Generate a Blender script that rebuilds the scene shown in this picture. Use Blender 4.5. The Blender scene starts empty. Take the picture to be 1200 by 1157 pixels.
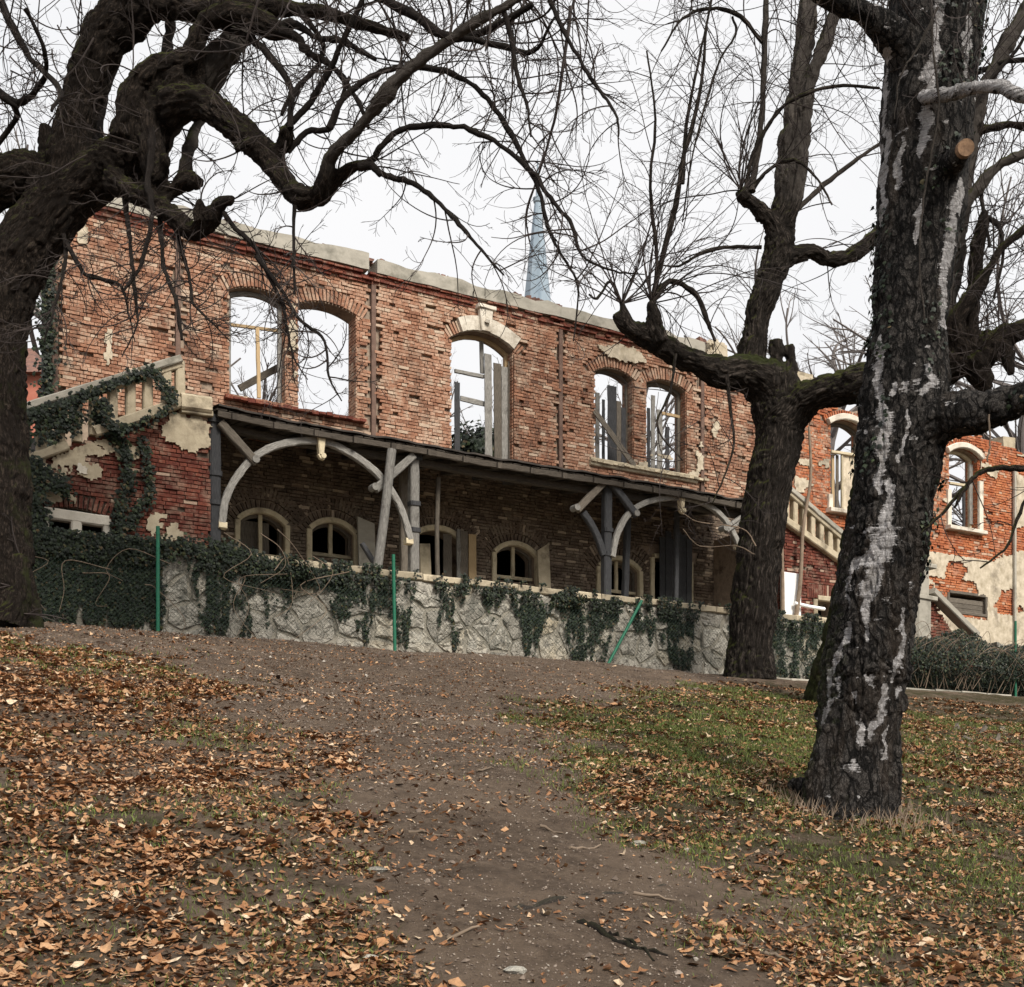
import bpy, math, random
import numpy as np
from mathutils import Vector
R_ = math.radians
rng = random.Random(7)
nr = np.random.RandomState(11)
sc = bpy.context.scene
COL = sc.collection
# ---------------------------------------------------------------- camera, sky, sun, exposure
FPX, HX, HY = 1400.0, 600.0, 955.0            # focal length in photo pixels, principal column, eye-level row
cam_d = bpy.data.cameras.new('camera'); cam = bpy.data.objects.new('camera', cam_d); COL.objects.link(cam)
cam_d.sensor_width = 36; cam_d.lens = 36*FPX/1200; cam_d.shift_y = (HY-578.5)/1200
cam_d.clip_start = 0.1; cam_d.clip_end = 3000
cam.location = (0, 0, 0); cam.rotation_euler = (R_(90), 0, 0)
sc.camera = cam
world = bpy.data.worlds.new('World'); sc.world = world; world.use_nodes = True
wn = world.node_tree; wn.nodes.clear()
SUN_EL, SUN_AZ = 42, 150                       # azimuth clockwise from +Y
sky = wn.nodes.new('ShaderNodeTexSky'); sky.sky_type = 'NISHITA'; sky.sun_disc = False
sky.sun_elevation = R_(SUN_EL); sky.sun_rotation = R_(SUN_AZ); sky.dust_density = 3
bg1 = wn.nodes.new('ShaderNodeBackground'); bg1.inputs['Strength'].default_value = 0.05
wn.links.new(sky.outputs[0], bg1.inputs['Color'])
bg2 = wn.nodes.new('ShaderNodeBackground')     # closed cloud cover
tc = wn.nodes.new('ShaderNodeTexCoord'); nz = wn.nodes.new('ShaderNodeTexNoise'); nz.inputs['Scale'].default_value = 1.6; nz.inputs['Detail'].default_value = 5
cr = wn.nodes.new('ShaderNodeValToRGB'); cr.color_ramp.elements[0].position = .36; cr.color_ramp.elements[1].position = .7
cr.color_ramp.elements[0].color = (.85, .86, .885, 1); cr.color_ramp.elements[1].color = (.95, .945, .95, 1)
wn.links.new(tc.outputs['Generated'], nz.inputs['Vector']); wn.links.new(nz.outputs[0], cr.inputs[0]); wn.links.new(cr.outputs[0], bg2.inputs['Color'])
bg2.inputs['Strength'].default_value = 0.66
mixw = wn.nodes.new('ShaderNodeMixShader'); mixw.inputs[0].default_value = .95
wn.links.new(bg1.outputs[0], mixw.inputs[1]); wn.links.new(bg2.outputs[0], mixw.inputs[2])
wo = wn.nodes.new('ShaderNodeOutputWorld'); wn.links.new(mixw.outputs[0], wo.inputs[0])
sl = bpy.data.lights.new('sun', 'SUN'); sl.energy = 2.9; sl.angle = R_(22); sl.color = (1, .94, .85)
so = bpy.data.objects.new('sun', sl); COL.objects.link(so); so.location = (0, 0, 40)
sd = Vector((math.sin(R_(SUN_AZ))*math.cos(R_(SUN_EL)), math.cos(R_(SUN_AZ))*math.cos(R_(SUN_EL)), math.sin(R_(SUN_EL))))
so.rotation_euler = sd.to_track_quat('Z', 'Y').to_euler()
sc.view_settings.view_transform = 'Standard'; sc.view_settings.look = 'None'; sc.view_settings.exposure = 0.7
sc.view_settings.gamma = 1; sc.view_settings.use_curve_mapping = False
# ---------------------------------------------------------------- geometry of the place
VPX = 3050.0                                   # where the long front runs to
_l = math.hypot((VPX-HX)/FPX, 1)
DU = np.array([(VPX-HX)/FPX/_l, 1/_l, 0.0])    # along the front
DN = np.array([-DU[1], DU[0], 0.0])            # away from the viewer
ANG = math.atan2(DU[1], DU[0])
def W(u, D, z):
    u, D, z = np.broadcast_arrays(np.asarray(u, float), np.asarray(D, float), np.asarray(z, float))
    o = u[..., None]*DU + D[..., None]*DN; o[..., 2] = z
    return o
def DEP(px, D): t = (px-HX)/FPX; return D/(DN[1]+DN[0]*t)
def FU(px, D): t = (px-HX)/FPX; return DEP(px, D)*(DU[0]*t+DU[1])
def FZ(px, py, D): return (HY-py)/FPX*DEP(px, D)
def FUZ(px, py, D): return (FU(px, D), FZ(px, py, D))
def P(px, py, s): return np.array([(px-HX)/FPX*s, s, (HY-py)/FPX*s])
def PROJ(p):
    s = np.maximum(p[..., 1], .05)
    return HX+p[..., 0]/s*FPX, HY-p[..., 2]/s*FPX
DW, DP, DR = 25.0, 22.5, 22.2                  # front wall, veranda front, retaining wall
FLOOR = 4.93
# ---------------------------------------------------------------- noise
def _h(ix, iy, iz, s=0):
    n = (ix.astype(np.int64)*374761393+iy.astype(np.int64)*668265263+iz.astype(np.int64)*2147483647+s*974634777) & 0x7fffffff
    n = ((n ^ (n >> 13))*1274126177) & 0x7fffffff
    n = ((n ^ (n >> 15))*715225739) & 0x7fffffff
    return ((n ^ (n >> 16)) & 0xffffff)/float(0xffffff)
def vnoise(p, s=0):
    i = np.floor(p); f = p-i; f = f*f*(3-2*f); r = 0
    for a in (0, 1):
        for b in (0, 1):
            for c in (0, 1):
                w = (f[..., 0] if a else 1-f[..., 0])*(f[..., 1] if b else 1-f[..., 1])*(f[..., 2] if c else 1-f[..., 2])
                r = r+w*_h(i[..., 0]+a, i[..., 1]+b, i[..., 2]+c, s)
    return r
def fbm(p, o=4, s=0):
    r = 0; a = .5; t = 0
    for k in range(o): r = r+a*vnoise(p*(2**k)+k*7.3, s+k); t += a; a *= .5
    return r/t
def worley(p, s=0):
    i = np.floor(p); f1 = np.full(p.shape[:-1], 9.); f2 = f1.copy()
    for a in (-1, 0, 1):
        for b in (-1, 0, 1):
            for c in (-1, 0, 1):
                x, y, z = i[..., 0]+a, i[..., 1]+b, i[..., 2]+c
                q = np.stack([x+_h(x, y, z, s+1), y+_h(x, y, z, s+2), z+_h(x, y, z, s+3)], -1)
                d = np.sqrt(((q-p)**2).sum(-1))
                f2 = np.where(d < f1, f1, np.minimum(f2, d)); f1 = np.minimum(f1, d)
    return f1, f2
# ---------------------------------------------------------------- objects
OFF = {}
def tag(o, label=None, cat=None, group=None, kind=None):
    if label: o['label'] = label
    if cat: o['category'] = cat
    if group: o['group'] = group
    if kind: o['kind'] = kind
    return o
def thing(name, label, cat, loc, group=None, parent=None):
    o = bpy.data.objects.new(name, None); COL.objects.link(o); o.location = Vector([float(c) for c in loc]); OFF[o.name] = np.array(loc, float)
    o.empty_display_size = .3
    return tag(o, label, cat, group)
class MB:
    def __init__(s): s.V = []; s.F = {3: [], 4: []}; s.Rn = []; s.G = []; s.n = 0
    def add(s, v, f, rnd=0.0, gc=None):
        v = np.asarray(v, float).reshape(-1, 3); m = len(v)
        f = np.asarray(f, int)
        s.F[f.shape[1]].append(f+s.n); s.V.append(v); s.n += m
        s.Rn.append(np.full(m, rnd) if np.isscalar(rnd) else np.asarray(rnd, float))
        s.G.append(v if gc is None else np.asarray(gc, float))
    def build(s, name, mat, parent=None, smooth=False, attrs=None, origin=None):
        V = np.concatenate(s.V); q = np.concatenate(s.F[4]) if s.F[4] else np.zeros((0, 4), int); t = np.concatenate(s.F[3]) if s.F[3] else np.zeros((0, 3), int)
        if parent is not None: off = OFF[parent.name]
        elif origin is not None: off = np.array(origin, float)
        else: mn, mx = V.min(0), V.max(0); off = np.array([(mn[0]+mx[0])/2, (mn[1]+mx[1])/2, mn[2]])
        me = bpy.data.meshes.new(name)
        me.vertices.add(len(V)); me.vertices.foreach_set('co', (V-off).astype(np.float32).ravel())
        nl = len(q)*4+len(t)*3; me.loops.add(nl); me.loops.foreach_set('vertex_index', np.concatenate([q.ravel(), t.ravel()]).astype(np.int32))
        me.polygons.add(len(q)+len(t))
        me.polygons.foreach_set('loop_start', np.concatenate([np.arange(len(q))*4, len(q)*4+np.arange(len(t))*3]).astype(np.int32))
        me.polygons.foreach_set('loop_total', np.concatenate([np.full(len(q), 4), np.full(len(t), 3)]).astype(np.int32))
        me.update(calc_edges=True)
        me.polygons.foreach_set('use_smooth', np.full(len(q)+len(t), bool(smooth)))
        a = me.attributes.new('rnd', 'FLOAT', 'POINT'); a.data.foreach_set('value', np.concatenate(s.Rn).astype(np.float32))
        a = me.attributes.new('gc', 'FLOAT_VECTOR', 'POINT'); a.data.foreach_set('vector', np.concatenate(s.G).astype(np.float32).ravel())
        for k, arr in (attrs or {}).items():
            a = me.attributes.new(k, 'FLOAT', 'POINT'); a.data.foreach_set('value', np.asarray(arr, np.float32))
        me.materials.append(mat)
        o = bpy.data.objects.new(name, me); COL.objects.link(o)
        if parent is not None: o.parent = parent; OFF[o.name] = off
        else: o.location = Vector(off.tolist()); OFF[o.name] = off
        return o
BF = np.array([[0, 1, 3, 2], [4, 6, 7, 5], [0, 4, 5, 1], [2, 3, 7, 6], [0, 2, 6, 4], [1, 5, 7, 3]])
def box(mb, u0, u1, D0, D1, z0, z1, rnd=None, j=0.0):
    """box in the front's own directions; corner order u, D, z"""
    u = np.array([u0]*4+[u1]*4); D = np.array([D0, D0, D1, D1]*2); z = np.array([z0, z1]*4)
    v = W(u, D, z)
    if j: v = v+nr.uniform(-j, j, v.shape)
    mb.add(v, BF, rng.random() if rnd is None else rnd, np.stack([u, D, z], -1))
def abox(mb, c, hx, hy, hz, rot=0, rnd=None, j=0.0):
    s = np.array([[a, b, d] for a in (-1, 1) for b in (-1, 1) for d in (-1, 1)], float)*[hx, hy, hz]
    cr_, sr = math.cos(rot), math.sin(rot)
    v = np.stack([s[:, 0]*cr_-s[:, 1]*sr, s[:, 0]*sr+s[:, 1]*cr_, s[:, 2]], -1)+np.array(c)
    if j: v = v+nr.uniform(-j, j, v.shape)
    mb.add(v, BF, rng.random() if rnd is None else rnd, s)
def ribbon(mb, pts, D, w, dep, rnd=None, jit=.004, D1=None, taper=None):
    """squared timber that follows (u, z) points in the plane at D (to D1 at its end), w wide, dep deep, chamfered"""
    pts = np.asarray(pts, float); n0 = len(pts)
    seg = np.r_[0, np.cumsum(np.hypot(*np.diff(pts, axis=0).T))]
    n = max(n0, int(seg[-1]/.22)+2); tt = np.linspace(0, seg[-1], n)
    pu, pz = np.interp(tt, seg, pts[:, 0]), np.interp(tt, seg, pts[:, 1])
    Dv = np.interp(tt, [0, seg[-1]], [D, D if D1 is None else D1])
    tu, tz = np.gradient(pu), np.gradient(pz); l = np.hypot(tu, tz); nu, nzv = -tz/l, tu/l
    ww = w*(np.ones(n) if taper is None else np.interp(tt, [0, seg[-1]], taper))
    c = min(w, dep)*.14
    V = []; G = []
    for k in range(n):
        h = ww[k]/2
        for a, b in ((-h, c), (-h+c, 0), (h-c, 0), (h, c), (h, dep-c), (h-c, dep), (-h+c, dep), (-h, dep-c)):
            ja = nr.uniform(-jit, jit)
            V.append(W(pu[k]+nu[k]*(a+ja), Dv[k]+b+nr.uniform(-jit, jit), pz[k]+nzv[k]*(a+ja))); G.append((a, b, tt[k]))
    F = [[k*8+m, k*8+(m+1) % 8, (k+1)*8+(m+1) % 8, (k+1)*8+m] for k in range(n-1) for m in range(8)]
    F += [[0, 7, 6, 1], [1, 6, 5, 2], [2, 5, 4, 3]]; e = (n-1)*8
    F += [[e, e+1, e+6, e+7], [e+1, e+2, e+5, e+6], [e+2, e+3, e+4, e+5]]
    mb.add(np.array(V), F, rng.random() if rnd is None else rnd, G)
def catmull(pts, per=6):
    p = np.asarray(pts, float); n = len(p)
    if n < 3: return np.array([p[0]+(p[-1]-p[0])*t for t in np.linspace(0, 1, per+1)])
    q = np.vstack([2*p[0]-p[1], p, 2*p[-1]-p[-2]]); out = []
    for i in range(n-1):
        a, b, c, d = q[i:i+4]
        for t in np.linspace(0, 1, per, endpoint=False):
            out.append(.5*((2*b)+(-a+c)*t+(2*a-5*b+4*c-d)*t*t+(-a+3*b-3*c+d)*t**3))
    out.append(p[-1]); return np.array(out)
def tube(mb, pts, rad, sides=6, rnd=None, cap=True):
    pts = np.asarray(pts, float); n = len(pts); rad = np.broadcast_to(np.asarray(rad, float), (n,))
    t = np.gradient(pts, axis=0); t /= np.linalg.norm(t, axis=1)[:, None]+1e-9
    m = np.abs(t).mean(0); ref = np.zeros(3); ref[int(np.argmin(m))] = 1
    a = np.cross(t, ref); a /= np.linalg.norm(a, axis=1)[:, None]+1e-9; b = np.cross(t, a)
    th = np.arange(sides)*2*math.pi/sides
    ring = pts[:, None]+rad[:, None, None]*(a[:, None]*np.cos(th)[None, :, None]+b[:, None]*np.sin(th)[None, :, None])
    L = np.r_[0, np.cumsum(np.linalg.norm(np.diff(pts, axis=0), axis=1))]
    gc = np.stack([np.broadcast_to(np.cos(th)[None]*rad[:, None], (n, sides)), np.broadcast_to(np.sin(th)[None]*rad[:, None], (n, sides)), np.broadcast_to(L[:, None], (n, sides))], -1)
    V = ring.reshape(-1, 3); G = gc.reshape(-1, 3)
    k = np.arange(n-1)[:, None]*sides; m_ = np.arange(sides)[None]; m2 = (m_+1) % sides
    F = np.stack([k+m_, k+m2, k+sides+m2, k+sides+m_], -1).reshape(-1, 4)
    r = rng.random() if rnd is None else rnd
    mb.add(V, F, r, G)
    if cap and sides > 3:
        for base, c in ((0, pts[0]), ((n-1)*sides, pts[-1])):
            v = np.vstack([V[base:base+sides], c]); ii = np.arange(sides)
            f = np.stack([ii, (ii+1) % sides, np.full(sides, sides)], -1)
            if base == 0: f = f[:, ::-1]
            mb.add(v, f, r, np.vstack([G[base:base+sides], [0, 0, 0]]))
# ---------------------------------------------------------------- materials
class NT:
    def __init__(s, name, rough=.9, spec=.25):
        s.m = bpy.data.materials.new(name); s.m.use_nodes = True; s.t = s.m.node_tree
        s.b = s.t.nodes['Principled BSDF']; s.b.inputs['Roughness'].default_value = rough; s.b.inputs['Specular IOR Level'].default_value = spec
    def n(s, k, **kw):
        o = s.t.nodes.new(k)
        for a, b in kw.items(): setattr(o, a, b)
        return o
    def L(s, a, b): s.t.links.new(a, b)
    def attr(s, name): return s.n('ShaderNodeAttribute', attribute_name=name)
    def pos(s): return s.n('ShaderNodeNewGeometry').outputs['Position']
    def noise(s, vec, scale, detail=5, rough=.6, stretch=None):
        if stretch is not None:
            mp = s.n('ShaderNodeMapping'); mp.inputs['Scale'].default_value = stretch; s.L(vec, mp.inputs[0]); vec = mp.outputs[0]
        k = s.n('ShaderNodeTexNoise'); k.inputs['Scale'].default_value = scale; k.inputs['Detail'].default_value = detail; k.inputs['Roughness'].default_value = rough
        s.L(vec, k.inputs['Vector']); return k.outputs[0]
    def ramp(s, fac, stops, interp='LINEAR'):
        r = s.n('ShaderNodeValToRGB'); r.color_ramp.interpolation = interp; e = r.color_ramp.elements
        e[0].position, e[0].color = stops[0][0], tuple(stops[0][1])+(1,)
        e[1].position, e[1].color = stops[-1][0], tuple(stops[-1][1])+(1,)
        for p_, c in stops[1:-1]: x = e.new(p_); x.color = tuple(c)+(1,)
        s.L(fac, r.inputs[0]); return r.outputs[0]
    def step(s, fac, a, b): return s.ramp(fac, [(a, (0, 0, 0)), (b, (1, 1, 1))])
    def mix(s, f, a, b, mode='MIX'):
        x = s.n('ShaderNodeMix', data_type='RGBA', blend_type=mode)
        if isinstance(f, (int, float)): x.inputs[0].default_value = f
        else: s.L(f, x.inputs[0])
        for k, v in ((6, a), (7, b)):
            if isinstance(v, tuple): x.inputs[k].default_value = v+(1,)
            else: s.L(v, x.inputs[k])
        return x.outputs[2]
    def math(s, op, a, b=0.0, clamp=False):
        x = s.n('ShaderNodeMath', operation=op, use_clamp=clamp)
        for k, v in ((0, a), (1, b)):
            if isinstance(v, (int, float)): x.inputs[k].default_value = v
            else: s.L(v, x.inputs[k])
        return x.outputs[0]
    def crack(s, vec, scale, stretch=(1, 1, .35), warp=.25):
        mp = s.n('ShaderNodeMapping'); mp.inputs['Scale'].default_value = stretch; s.L(vec, mp.inputs[0])
        nn = s.n('ShaderNodeTexNoise'); nn.inputs['Scale'].default_value = scale*.6; nn.inputs['Detail'].default_value = 4; s.L(mp.outputs[0], nn.inputs['Vector'])
        mm = s.n('ShaderNodeVectorMath', operation='MULTIPLY_ADD'); s.L(nn.outputs['Color'], mm.inputs[0]); mm.inputs[1].default_value = (warp,)*3; s.L(mp.outputs[0], mm.inputs[2])
        v = s.n('ShaderNodeTexVoronoi', feature='DISTANCE_TO_EDGE'); v.inputs['Scale'].default_value = scale; s.L(mm.outputs[0], v.inputs['Vector']); return v.outputs['Distance']
    def bump(s, h, strength=.5, dist=.02):
        b = s.n('ShaderNodeBump'); b.inputs['Strength'].default_value = strength; b.inputs['Distance'].default_value = dist
        s.L(h, b.inputs['Height']); s.L(b.outputs[0], s.b.inputs['Normal']); return s
    def col(s, c): s.L(c, s.b.inputs['Base Color']); return s
def brick_mat(name, stops, dust=(.40, .30, .22), dusta=.5, dark=(.045, .028, .02)):
    k = NT(name); p = k.pos(); r = k.attr('rnd').outputs['Fac']
    big = k.noise(p, .45, 3); v = k.math('ADD', k.math('MULTIPLY', r, .50), k.math('ADD', k.math('MULTIPLY', k.math('SUBTRACT', big, .36), 1.1), k.math('MULTIPLY', k.math('SUBTRACT', k.noise(p, 3.1, 6, .75), .42), .9)), True)
    c = k.ramp(v, stops)
    fine = k.noise(p, 26, 5, .7)
    c = k.mix(k.step(fine, .42, .8), c, tuple(x*.55 for x in stops[0][1]))
    c = k.mix(k.math('MULTIPLY', k.step(k.noise(p, 2.4, 6, .75), .5, .68), dusta), c, dust)
    c = k.mix(k.math('MULTIPLY', k.step(k.noise(p, .9, 7, .75, (1, 1, .5)), .52, .70), .75), c, dark)
    c = k.mix(k.math('MULTIPLY', k.step(r, .93, .945), .6), c, (.50, .40, .30))
    c = k.mix(k.math('MULTIPLY', k.step(k.noise(p, 9, 7, .8), .56, .66), .5), c, dust)
    k.col(c); k.bump(k.noise(p, 40, 5, .7), .6, .012); return k.m
M = {}
M['brick'] = brick_mat('weathered_brick', [(0, (.12, .062, .042)), (.22, (.25, .115, .070)), (.45, (.37, .182, .110)), (.7, (.47, .275, .185)), (1, (.58, .43, .32))], (.50, .40, .30), .75, (.06, .042, .032))
M['brick_red'] = brick_mat('dark_red_brick', [(0, (.075, .022, .016)), (.4, (.15, .042, .028)), (.7, (.22, .066, .04)), (1, (.30, .11, .07))], (.36, .26, .19), .55)
M['brick_orange'] = brick_mat('orange_brick', [(0, (.26, .075, .035)), (.4, (.42, .125, .05)), (.7, (.52, .19, .08)), (1, (.58, .29, .15))], (.5, .38, .28), .4, (.16, .07, .04))
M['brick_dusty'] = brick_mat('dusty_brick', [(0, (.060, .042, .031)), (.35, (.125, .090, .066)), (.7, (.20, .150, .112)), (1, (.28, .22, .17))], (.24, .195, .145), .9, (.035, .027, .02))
def simple(name, c1, c2, scale=6, stretch=None, rough=.9, bump=.4, bs=30, c3=None, coord='pos', spec=.25, dist=.01):
    k = NT(name, rough, spec); p = k.pos() if coord == 'pos' else k.attr('gc').outputs['Vector']
    c = k.mix(k.step(k.noise(p, scale, 6, .65, stretch), .3, .7), c1, c2)
    if c3: c = k.mix(k.step(k.noise(p, scale*.3, 5, .7), .52, .68), c, c3)
    r = k.attr('rnd').outputs['Fac']
    hs = k.n('ShaderNodeHueSaturation'); k.L(c, hs.inputs['Color']); k.L(k.math('ADD', k.math('MULTIPLY', r, .5), .75), hs.inputs['Value'])
    k.col(hs.outputs[0]); k.bump(k.noise(p, bs, 6, .7, stretch), bump, dist); return k.m
M['mortar'] = simple('old_mortar', (.20, .15, .115), (.36, .28, .21), 8, c3=(.09, .065, .05))
M['wall_mortar'] = simple('lime_mortar', (.24, .22, .18), (.38, .35, .29), 5, c3=(.06, .055, .045), bump=.9, bs=24, dist=.03)
M['mortar_dark'] = simple('grimy_mortar', (.06, .045, .035), (.11, .085, .065), 8)
M['plaster'] = simple('stained_plaster', (.34, .285, .20), (.62, .54, .42), 5, c3=(.22, .185, .14), bump=.5, bs=18)
M['plaster_white'] = simple('pale_plaster', (.52, .47, .39), (.68, .63, .54), 4, c3=(.26, .22, .17), bump=.7)
M['stone_trim'] = simple('sandstone_trim', (.34, .285, .20), (.50, .43, .31), 6, c3=(.17, .14, .10), bump=.5)
M['concrete'] = simple('weathered_concrete', (.30, .28, .235), (.42, .39, .33), 3, (1, 1, 2), c3=(.17, .16, .13))
M['shade_strip'] = simple('painted_shade', (.11, .07, .055), (.20, .13, .10), 6)  # dark brown for the shade lines painted on the front
M['wood'] = simple('silver_weathered_wood', (.085, .08, .073), (.36, .345, .315), 9, (9, 9, .8), coord='gc', bump=1.0, bs=10, c3=(.10, .09, .08))
M['wood_dark'] = simple('dark_weathered_wood', (.022, .023, .026), (.085, .085, .088), 9, (9, 9, .8), coord='gc', bump=.8, bs=10)
M['wood_mid'] = simple('brown_grey_wood', (.05, .042, .034), (.20, .172, .138), 9, (9, 9, .8), coord='gc', bump=.8, bs=10)
M['wood_brown'] = simple('sooty_brown_wood', (.025, .021, .017), (.12, .10, .08), 9, (9, 9, .8), coord='gc', bump=1.0, bs=10)
M['wood_tan'] = simple('tan_bare_wood', (.33, .23, .125), (.50, .37, .215), 9, (9, 9, .8), coord='gc', bump=.5, bs=10)
M['paint_cream'] = simple('peeling_cream_paint', (.46, .39, .26), (.60, .52, .37), 7, c3=(.26, .21, .15))
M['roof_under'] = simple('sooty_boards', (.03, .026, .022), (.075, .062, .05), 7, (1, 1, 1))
M['roof_top'] = simple('rusty_roofing', (.03, .026, .024), (.085, .072, .062), 4)
M['board_white'] = simple('white_board', (.70, .70, .70), (.80, .80, .80), 4, c3=(.6, .6, .6), bump=.1)
M['green'] = simple('green_coated_steel', (.008, .10, .055), (.012, .14, .075), 14, rough=.55, bump=.2, spec=.4)
M['wire'] = simple('fence_wire', (.03, .06, .045), (.06, .09, .07), 14, rough=.6, bump=.1)
M['dark_room'] = simple('near_black_room', (.02, .018, .016), (.04, .035, .03), 4)  # plain near-black brown for inner rooms and cellar blocks
M['tile'] = simple('old_roof_tile', (.13, .07, .055), (.24, .13, .10), 9, c3=(.08, .06, .055))
M['spire'] = simple('blue_grey_sheet', (.20, .26, .32), (.30, .36, .41), 1.2, (1, 1, .3), rough=.5, bump=.1)
M['spire_pale'] = simple('pale_sheet', (.55, .56, .55), (.62, .62, .60), 1.2, (1, 1, .3), rough=.5, bump=.1)
M['neighbour'] = simple('red_render', (.36, .12, .08), (.44, .17, .12), 3)
def stone_mat():
    k = NT('limestone'); p = k.pos(); r = k.attr('rnd').outputs['Fac']
    c = k.ramp(k.math('ADD', k.math('MULTIPLY', r, .7), k.math('MULTIPLY', k.noise(p, 3, 5), .4), True), [(0.1, (.30, .28, .24)), (.5, (.45, .42, .36)), (.75, (.53, .50, .43)), (1, (.50, .42, .29))])
    c = k.mix(k.step(k.noise(p, 7, 7, .75), .5, .66), c, (.16, .15, .13))
    c = k.mix(k.math('MULTIPLY', k.step(k.noise(p, 2.2, 6, .7, (1, 1, .35)), .54, .66), .7), c, (.10, .10, .085))
    k.col(c); k.bump(k.math('ADD', k.noise(p, 9, 8, .75), k.math('MULTIPLY', k.step(k.crack(p, 4, (1, 1, 1), .6), 0, .08), .35)), 1.0, .07); return k.m
M['stone'] = stone_mat()
def leafmat(name, stops, rough=.6, tr=.0):
    k = NT(name, rough, .3); c = k.ramp(k.attr('rnd').outputs['Fac'], stops)
    c = k.mix(k.math('MULTIPLY', k.noise(k.pos(), 60, 3), .6), c, tuple(x*.5 for x in stops[0][1]))
    k.col(c); return k.m
M['ivy'] = leafmat('ivy_leaf', [(0, (.004, .007, .004)), (.5, (.011, .020, .009)), (.85, (.024, .038, .015)), (.95, (.05, .07, .024)), (1, (.13, .085, .04))], .6)
def deadleaf():
    k = NT('dead_leaf', .75, .25); p = k.pos(); c = k.ramp(k.attr('rnd').outputs['Fac'], [(0, (.055, .032, .021)), (.22, (.15, .070, .034)), (.42, (.32, .145, .060)), (.6, (.43, .225, .105)), (.8, (.54, .34, .19)), (1, (.70, .55, .38))])
    c = k.mix(k.math('MULTIPLY', k.step(k.noise(p, 38, 6, .75), .42, .68), .65), c, (.10, .055, .035)); c = k.mix(k.math('MULTIPLY', k.step(k.noise(p, 24, 5, .7), .56, .72), .4), c, (.50, .36, .24))
    k.col(c); k.bump(k.noise(p, 90, 5, .7), .8, .01); return k.m
M['dead_leaf'] = deadleaf()
M['grass'] = leafmat('grass_blade', [(0, (.07, .075, .024)), (.5, (.12, .165, .030)), (.8, (.17, .225, .04)), (1, (.34, .28, .14))], .7)
M['pebble'] = leafmat('pebble', [(0, (.12, .09, .07)), (.6, (.24, .185, .145)), (.92, (.34, .28, .23)), (1, (.55, .50, .43))], .8)
M['cut'] = simple('cut_wood', (.15, .09, .055), (.32, .20, .12), 34, c3=(.09, .055, .04), bump=.8)
def bark(name, c1, c2, c3, moss=.5, crk=9., st=.3, a1=.55, a2=.2, a3=.35):
    k = NT(name, .95, .15); p = k.pos()
    gv = k.attr('gc').outputs['Vector']
    n1 = k.noise(gv, 26, 7, .75, (1, 1, .22)); e1 = k.crack(gv, crk, (1, 1, st), .6); e2 = k.crack(gv, crk*2.7, (1, 1, st*1.3), .6)
    h = k.math('ADD', k.math('MULTIPLY', k.step(e1, 0, .3), a1), k.math('ADD', k.math('MULTIPLY', k.step(e2, 0, .25), a2), k.math('MULTIPLY', n1, a3)))
    c = k.ramp(h, [(.30, c1), (.62, c2), (.95, c3)])
    c = k.mix(k.math('MULTIPLY', k.step(k.noise(p, 2.0, 5, .7), .46, .62), .65), c, tuple(x*.45 for x in c2))
    c = k.mix(k.math('MULTIPLY', k.step(k.noise(p, 6, 7, .8), .60, .70), .5), c, tuple(x*1.5 for x in c3))
    c = k.mix(k.math('MULTIPLY', k.attr('pale').outputs['Fac'], .75), c, k.mix(n1, (.05, .043, .037), (.20, .175, .155)))
    g = k.n('ShaderNodeNewGeometry'); sx = k.n('ShaderNodeSeparateXYZ'); k.L(g.outputs['Normal'], sx.inputs[0])
    up = k.math('ADD', k.math('MULTIPLY', sx.outputs[2], .45), k.math('MULTIPLY', sx.outputs[0], -.15))
    mm = k.step(k.math('ADD', up, k.math('MULTIPLY', k.noise(p, 3.5, 7, .75), .8)), .58, .80)
    c = k.mix(k.math('MULTIPLY', mm, moss), c, (.060, .066, .014))
    mo = k.math('ADD', k.attr('mossy').outputs['Fac'], k.math('MULTIPLY', k.math('SUBTRACT', k.noise(p, 9, 7, .75), .5), 1.4))
    c = k.mix(k.math('MULTIPLY', k.step(mo, .5, .85), .8), c, (.036, .043, .012))
    k.col(c); k.bump(h, 1.0, .045); return k.m
M['bark_left'] = bark('dark_rough_bark', (.006, .0045, .0035), (.034, .025, .019), (.14, .108, .085), .95, 13, .28, .3, .2, .6)
M['branch_bark'] = bark('branch_bark', (.012, .010, .009), (.040, .032, .028), (.085, .070, .060), .25, 20, .4, .15, .15, .8)
M['bark_mid'] = bark('grey_brown_bark', (.008, .0065, .005), (.034, .027, .022), (.14, .116, .098), .9, 10, .13, .38, .2, .55)
M['bark_shoot'] = bark('smooth_grey_bark', (.04, .034, .03), (.095, .08, .068), (.155, .135, .118), .2, 14, .15, .2, .2, .7)
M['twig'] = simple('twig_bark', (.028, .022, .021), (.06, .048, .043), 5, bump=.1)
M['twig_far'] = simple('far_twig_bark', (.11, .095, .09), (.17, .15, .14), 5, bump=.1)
M['bramble'] = simple('bramble_stem', (.12, .09, .065), (.24, .18, .13), 5, bump=.1)
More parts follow.
